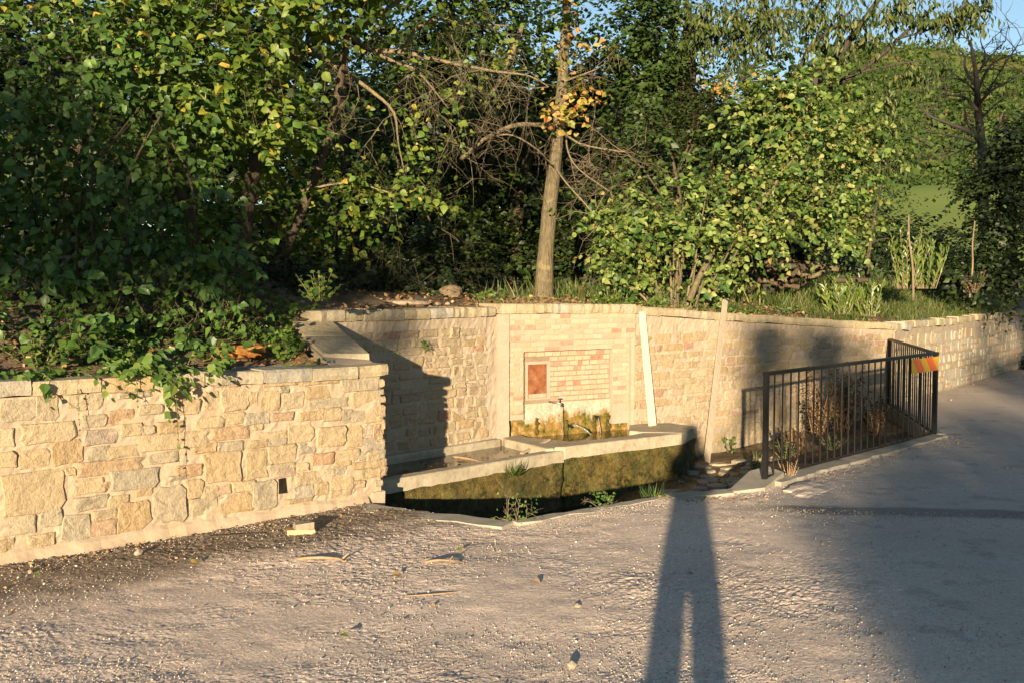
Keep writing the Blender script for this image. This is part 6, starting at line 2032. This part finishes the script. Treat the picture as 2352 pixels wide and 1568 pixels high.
def wiry(label, base, n, h, mat='twig'):
    w_ = thing('wiry_weed', label, 'weed', base)
    mb = MB()
    for i in range(n):
        twiggy(mb, base, (R.gauss(0, 0.5), R.gauss(-0.1, 0.3), 1), h * R.uniform(0.6, 1.0), 0.0042, 2, -0.02, 3, 0.55)
    mb.build('stem', M[mat], w_)
    lv = Leaves()
    for _ in range(60):
        p = np.array(base) + np.array([R.gauss(0, 0.3) * h, R.gauss(0, 0.2) * h, R.uniform(0.1, 0.9) * h])
        shoot(lv, p, (0, 0, 1), 0.03, 2, 0.022, 0, (0, -1, 0))
    leaf_mesh('leaves', T_SIMPLE, lv.arr(), M['leaf_weed'], w_)
wiry('wiry grey green weed with thin forked stems at the channel corner', C1 + Vector((0.04, 0.06, -0.08)), 5, 0.28)
wiry('thin sprouting weed at the channel edge in the middle', C1.lerp(C2, 0.55) + Vector((0, 0.06, -0.05)), 3, 0.16)
wiry('small wall plant growing from the high wall left of the fountain', Vector((B0.x, B0.y, 0)) + DB * on_plane(972, 800, B0, DB)[0] + Vector((DB.y, -DB.x, 0)) * 0.02 + Vector((0, 0, on_plane(972, 808, B0, DB)[1])), 4, 0.09)
q = Z(2335, 845) + Vector((0.1, -0.3, 0))
leafy_weed('roadside_bush', 'low dark green bush at the foot of the far roadside wall', (q.x, q.y, -0.01), 40, 0.36, 0.09, 'leaf_shade', nl=9, spread=1.2, cat='bush')
# little heap of spoil by the first post
q = Z(1850, 1120)
o = rock('soil_heap', 'low heap of pale gravelly spoil beside the first railing post', (q.x, q.y - 0.02, -0.03), 0.30, M['road'], (1.3, 0.7, 0.2), 'heap', sub=4)

# ================================================================== the photographer and the trees behind, which throw the long shadows
pr = thing('person', 'standing person in dark clothes holding a camera up to the face', 'person', (-0.06, -0.30, 0))
px_, py_ = -0.06, -0.30
J = {'pelvis': (px_, py_, 0.92), 'chest': (px_, py_, 1.25), 'neck': (px_, py_ + 0.01, 1.44), 'head': (px_ + 0.02, py_ + 0.06, 1.58), 'crown': (px_ + 0.02, py_ + 0.05, 1.70),
     'hipL': (px_ - 0.085, py_, 0.86), 'kneeL': (px_ - 0.105, py_ + 0.02, 0.48), 'ankL': (px_ - 0.115, py_, 0.09), 'toeL': (px_ - 0.125, py_ + 0.15, 0.035),
     'hipR': (px_ + 0.085, py_, 0.86), 'kneeR': (px_ + 0.10, py_ + 0.02, 0.48), 'ankR': (px_ + 0.11, py_, 0.09), 'toeR': (px_ + 0.125, py_ + 0.15, 0.035),
     'shL': (px_ - 0.15, py_, 1.38), 'elL': (px_ - 0.165, py_ + 0.08, 1.13), 'haL': (px_ - 0.02, py_ + 0.20, 1.50), 'fiL': (px_ - 0.0, py_ + 0.225, 1.575),
     'shR': (px_ + 0.15, py_, 1.38), 'elR': (px_ + 0.165, py_ + 0.08, 1.13), 'haR': (px_ + 0.12, py_ + 0.20, 1.50), 'fiR': (px_ + 0.11, py_ + 0.225, 1.58)}
RADS = {'pelvis': 0.15, 'chest': 0.145, 'neck': 0.058, 'head': 0.085, 'crown': 0.07, 'hipL': 0.095, 'hipR': 0.095, 'kneeL': 0.075, 'kneeR': 0.075, 'ankL': 0.062, 'ankR': 0.062, 'toeL': 0.036, 'toeR': 0.036, 'shL': 0.06, 'shR': 0.06, 'elL': 0.042, 'elR': 0.042, 'haL': 0.03, 'haR': 0.03, 'fiL': 0.022, 'fiR': 0.022}
E_ = [('pelvis', 'chest'), ('chest', 'neck'), ('neck', 'head'), ('head', 'crown'), ('pelvis', 'hipL'), ('hipL', 'kneeL'), ('kneeL', 'ankL'), ('ankL', 'toeL'), ('pelvis', 'hipR'), ('hipR', 'kneeR'), ('kneeR', 'ankR'), ('ankR', 'toeR'), ('chest', 'shL'), ('shL', 'elL'), ('elL', 'haL'), ('haL', 'fiL'), ('chest', 'shR'), ('shR', 'elR'), ('elR', 'haR'), ('haR', 'fiR')]
kn = list(J)
me = bpy.data.meshes.new('body')
off = Vector((px_, py_, 0))
me.from_pydata([Vector(J[k_]) - off for k_ in kn], [(kn.index(a), kn.index(b)) for a, b in E_], [])
me.materials.append(M['cloth_dark'])
body = bpy.data.objects.new('body', me)
C.objects.link(body)
body.parent = pr
m_ = body.modifiers.new('skin', 'SKIN')
me.skin_vertices.new() if not me.skin_vertices else None
for i, k_ in enumerate(kn):
    me.skin_vertices[0].data[i].radius = (RADS[k_], RADS[k_] * (0.7 if k_ in ('pelvis', 'chest') else 1))
me.skin_vertices[0].data[0].use_root = True
s_ = body.modifiers.new('sub', 'SUBSURF')
s_.levels = s_.render_levels = 2
mb = MB()
mb.box((0.0, -0.075, 1.60), (0.05, 0, 0), (0, 0.016, 0), (0, 0, 0.032))
mb.tube([(0.0, -0.06, 1.60), (0.0, -0.03, 1.60)], 0.022, 12)
tag(mb.build('compact_camera', M['black_metal'], loc=(0, -0.075, 1.6)), 'small compact camera held up in both hands', 'camera')

def rear_tree(label, p, along, cells, n, tr=0.2):
    """cells: (p, q, half width, half height) across the sun direction; along: metres, negative = behind the camera"""
    def pos(p_, a_):
        return S2[0] * a_ + S2[1] * p_, S2[1] * a_ - S2[0] * p_
    dz = -along * math.tan(SUN_EL)
    bx, by = pos(p, along)
    base = Vector((bx, by, 0))
    t_ = thing('shade_tree', label, 'tree', base, 'trees across the road')
    zc = max(c[1] for c in cells) + dz
    mb = MB()
    limb(mb, [base - Vector((0, 0, .1)), base + Vector((0, 0, zc * 0.5)), base + Vector((0, 0, zc))], tr, tr * 0.3)
    mb.build('trunk', M['bark_dark'], t_, smooth=True)
    bl = []
    for (p_, q_, w_, h_) in cells:
        x_, y_ = pos(p_, along + R.uniform(-.6, .6))
        bl.append((np.array([x_, y_, q_ + dz]), np.array([w_, w_ * 0.8, h_])))
    lv = Leaves()
    crown(lv, None, bl, n, 12, 0.22, (0.5, 0.9), 0.2, inner=0.1)
    foliage(lv, 'simple', T_ROUND, M['leaf_dark'], t_)
rear_tree('bushy tree across the road, nearest the sunlit side', 1.6, -24, [(1.15, -0.3, .35, .9), (1.25, 0.75, .42, .6), (1.9, 0.2, .7, 1.2), (2.0, 1.0, .8, .5)], 420)
rear_tree('thin open crowned tree standing between the two bushy trees', 2.1, -24.6, [(1.0, 2.2, .5, .6), (1.9, 2.2, .6, .55), (0.85, 2.7, .4, .35), (1.6, 2.8, .5, .3), (2.5, 2.1, .4, .4)], 105, 0.08)
rear_tree('second bushy tree across the road, beside the first', 3.4, -25, [(2.7, 0.1, .8, 1.2), (3.0, 1.2, .8, .6), (3.9, 0.5, .8, 1.3), (3.7, 1.5, .7, .6)], 430)
rear_tree('tallest broad tree across the road', 6.4, -28, [(5.0, 0.6, 1.0, 1.7), (5.4, 2.8, 1.2, 1.6), (6.0, 5.2, 1.5, 1.7), (7.0, 1.5, 1.4, 2.2), (7.4, 4.2, 1.6, 2.0), (6.6, 7.2, 1.4, 1.5), (6.4, 9.6, 1.3, 1.6), (8.6, 5.5, 1.2, 2.5)], 1150, 0.3)
rear_tree('spreading tree across the road on the left, crown held high', -6.0, -25, [(-4.0, 3.05, .75, .62), (-4.9, 3.0, .9, .75), (-5.8, 3.2, 1.0, .95), (-3.45, 3.15, .45, .42), (-6.9, 3.0, 1.1, 1.2), (-8.0, 3.2, 1.2, 1.5), (-5.0, 3.75, .8, .4), (-2.65, 2.5, .42, .13), (-4.7, 3.8, .5, .5), (-5.5, 4.05, .7, .5), (-6.6, 4.2, .9, .6)], 980, 0.22)
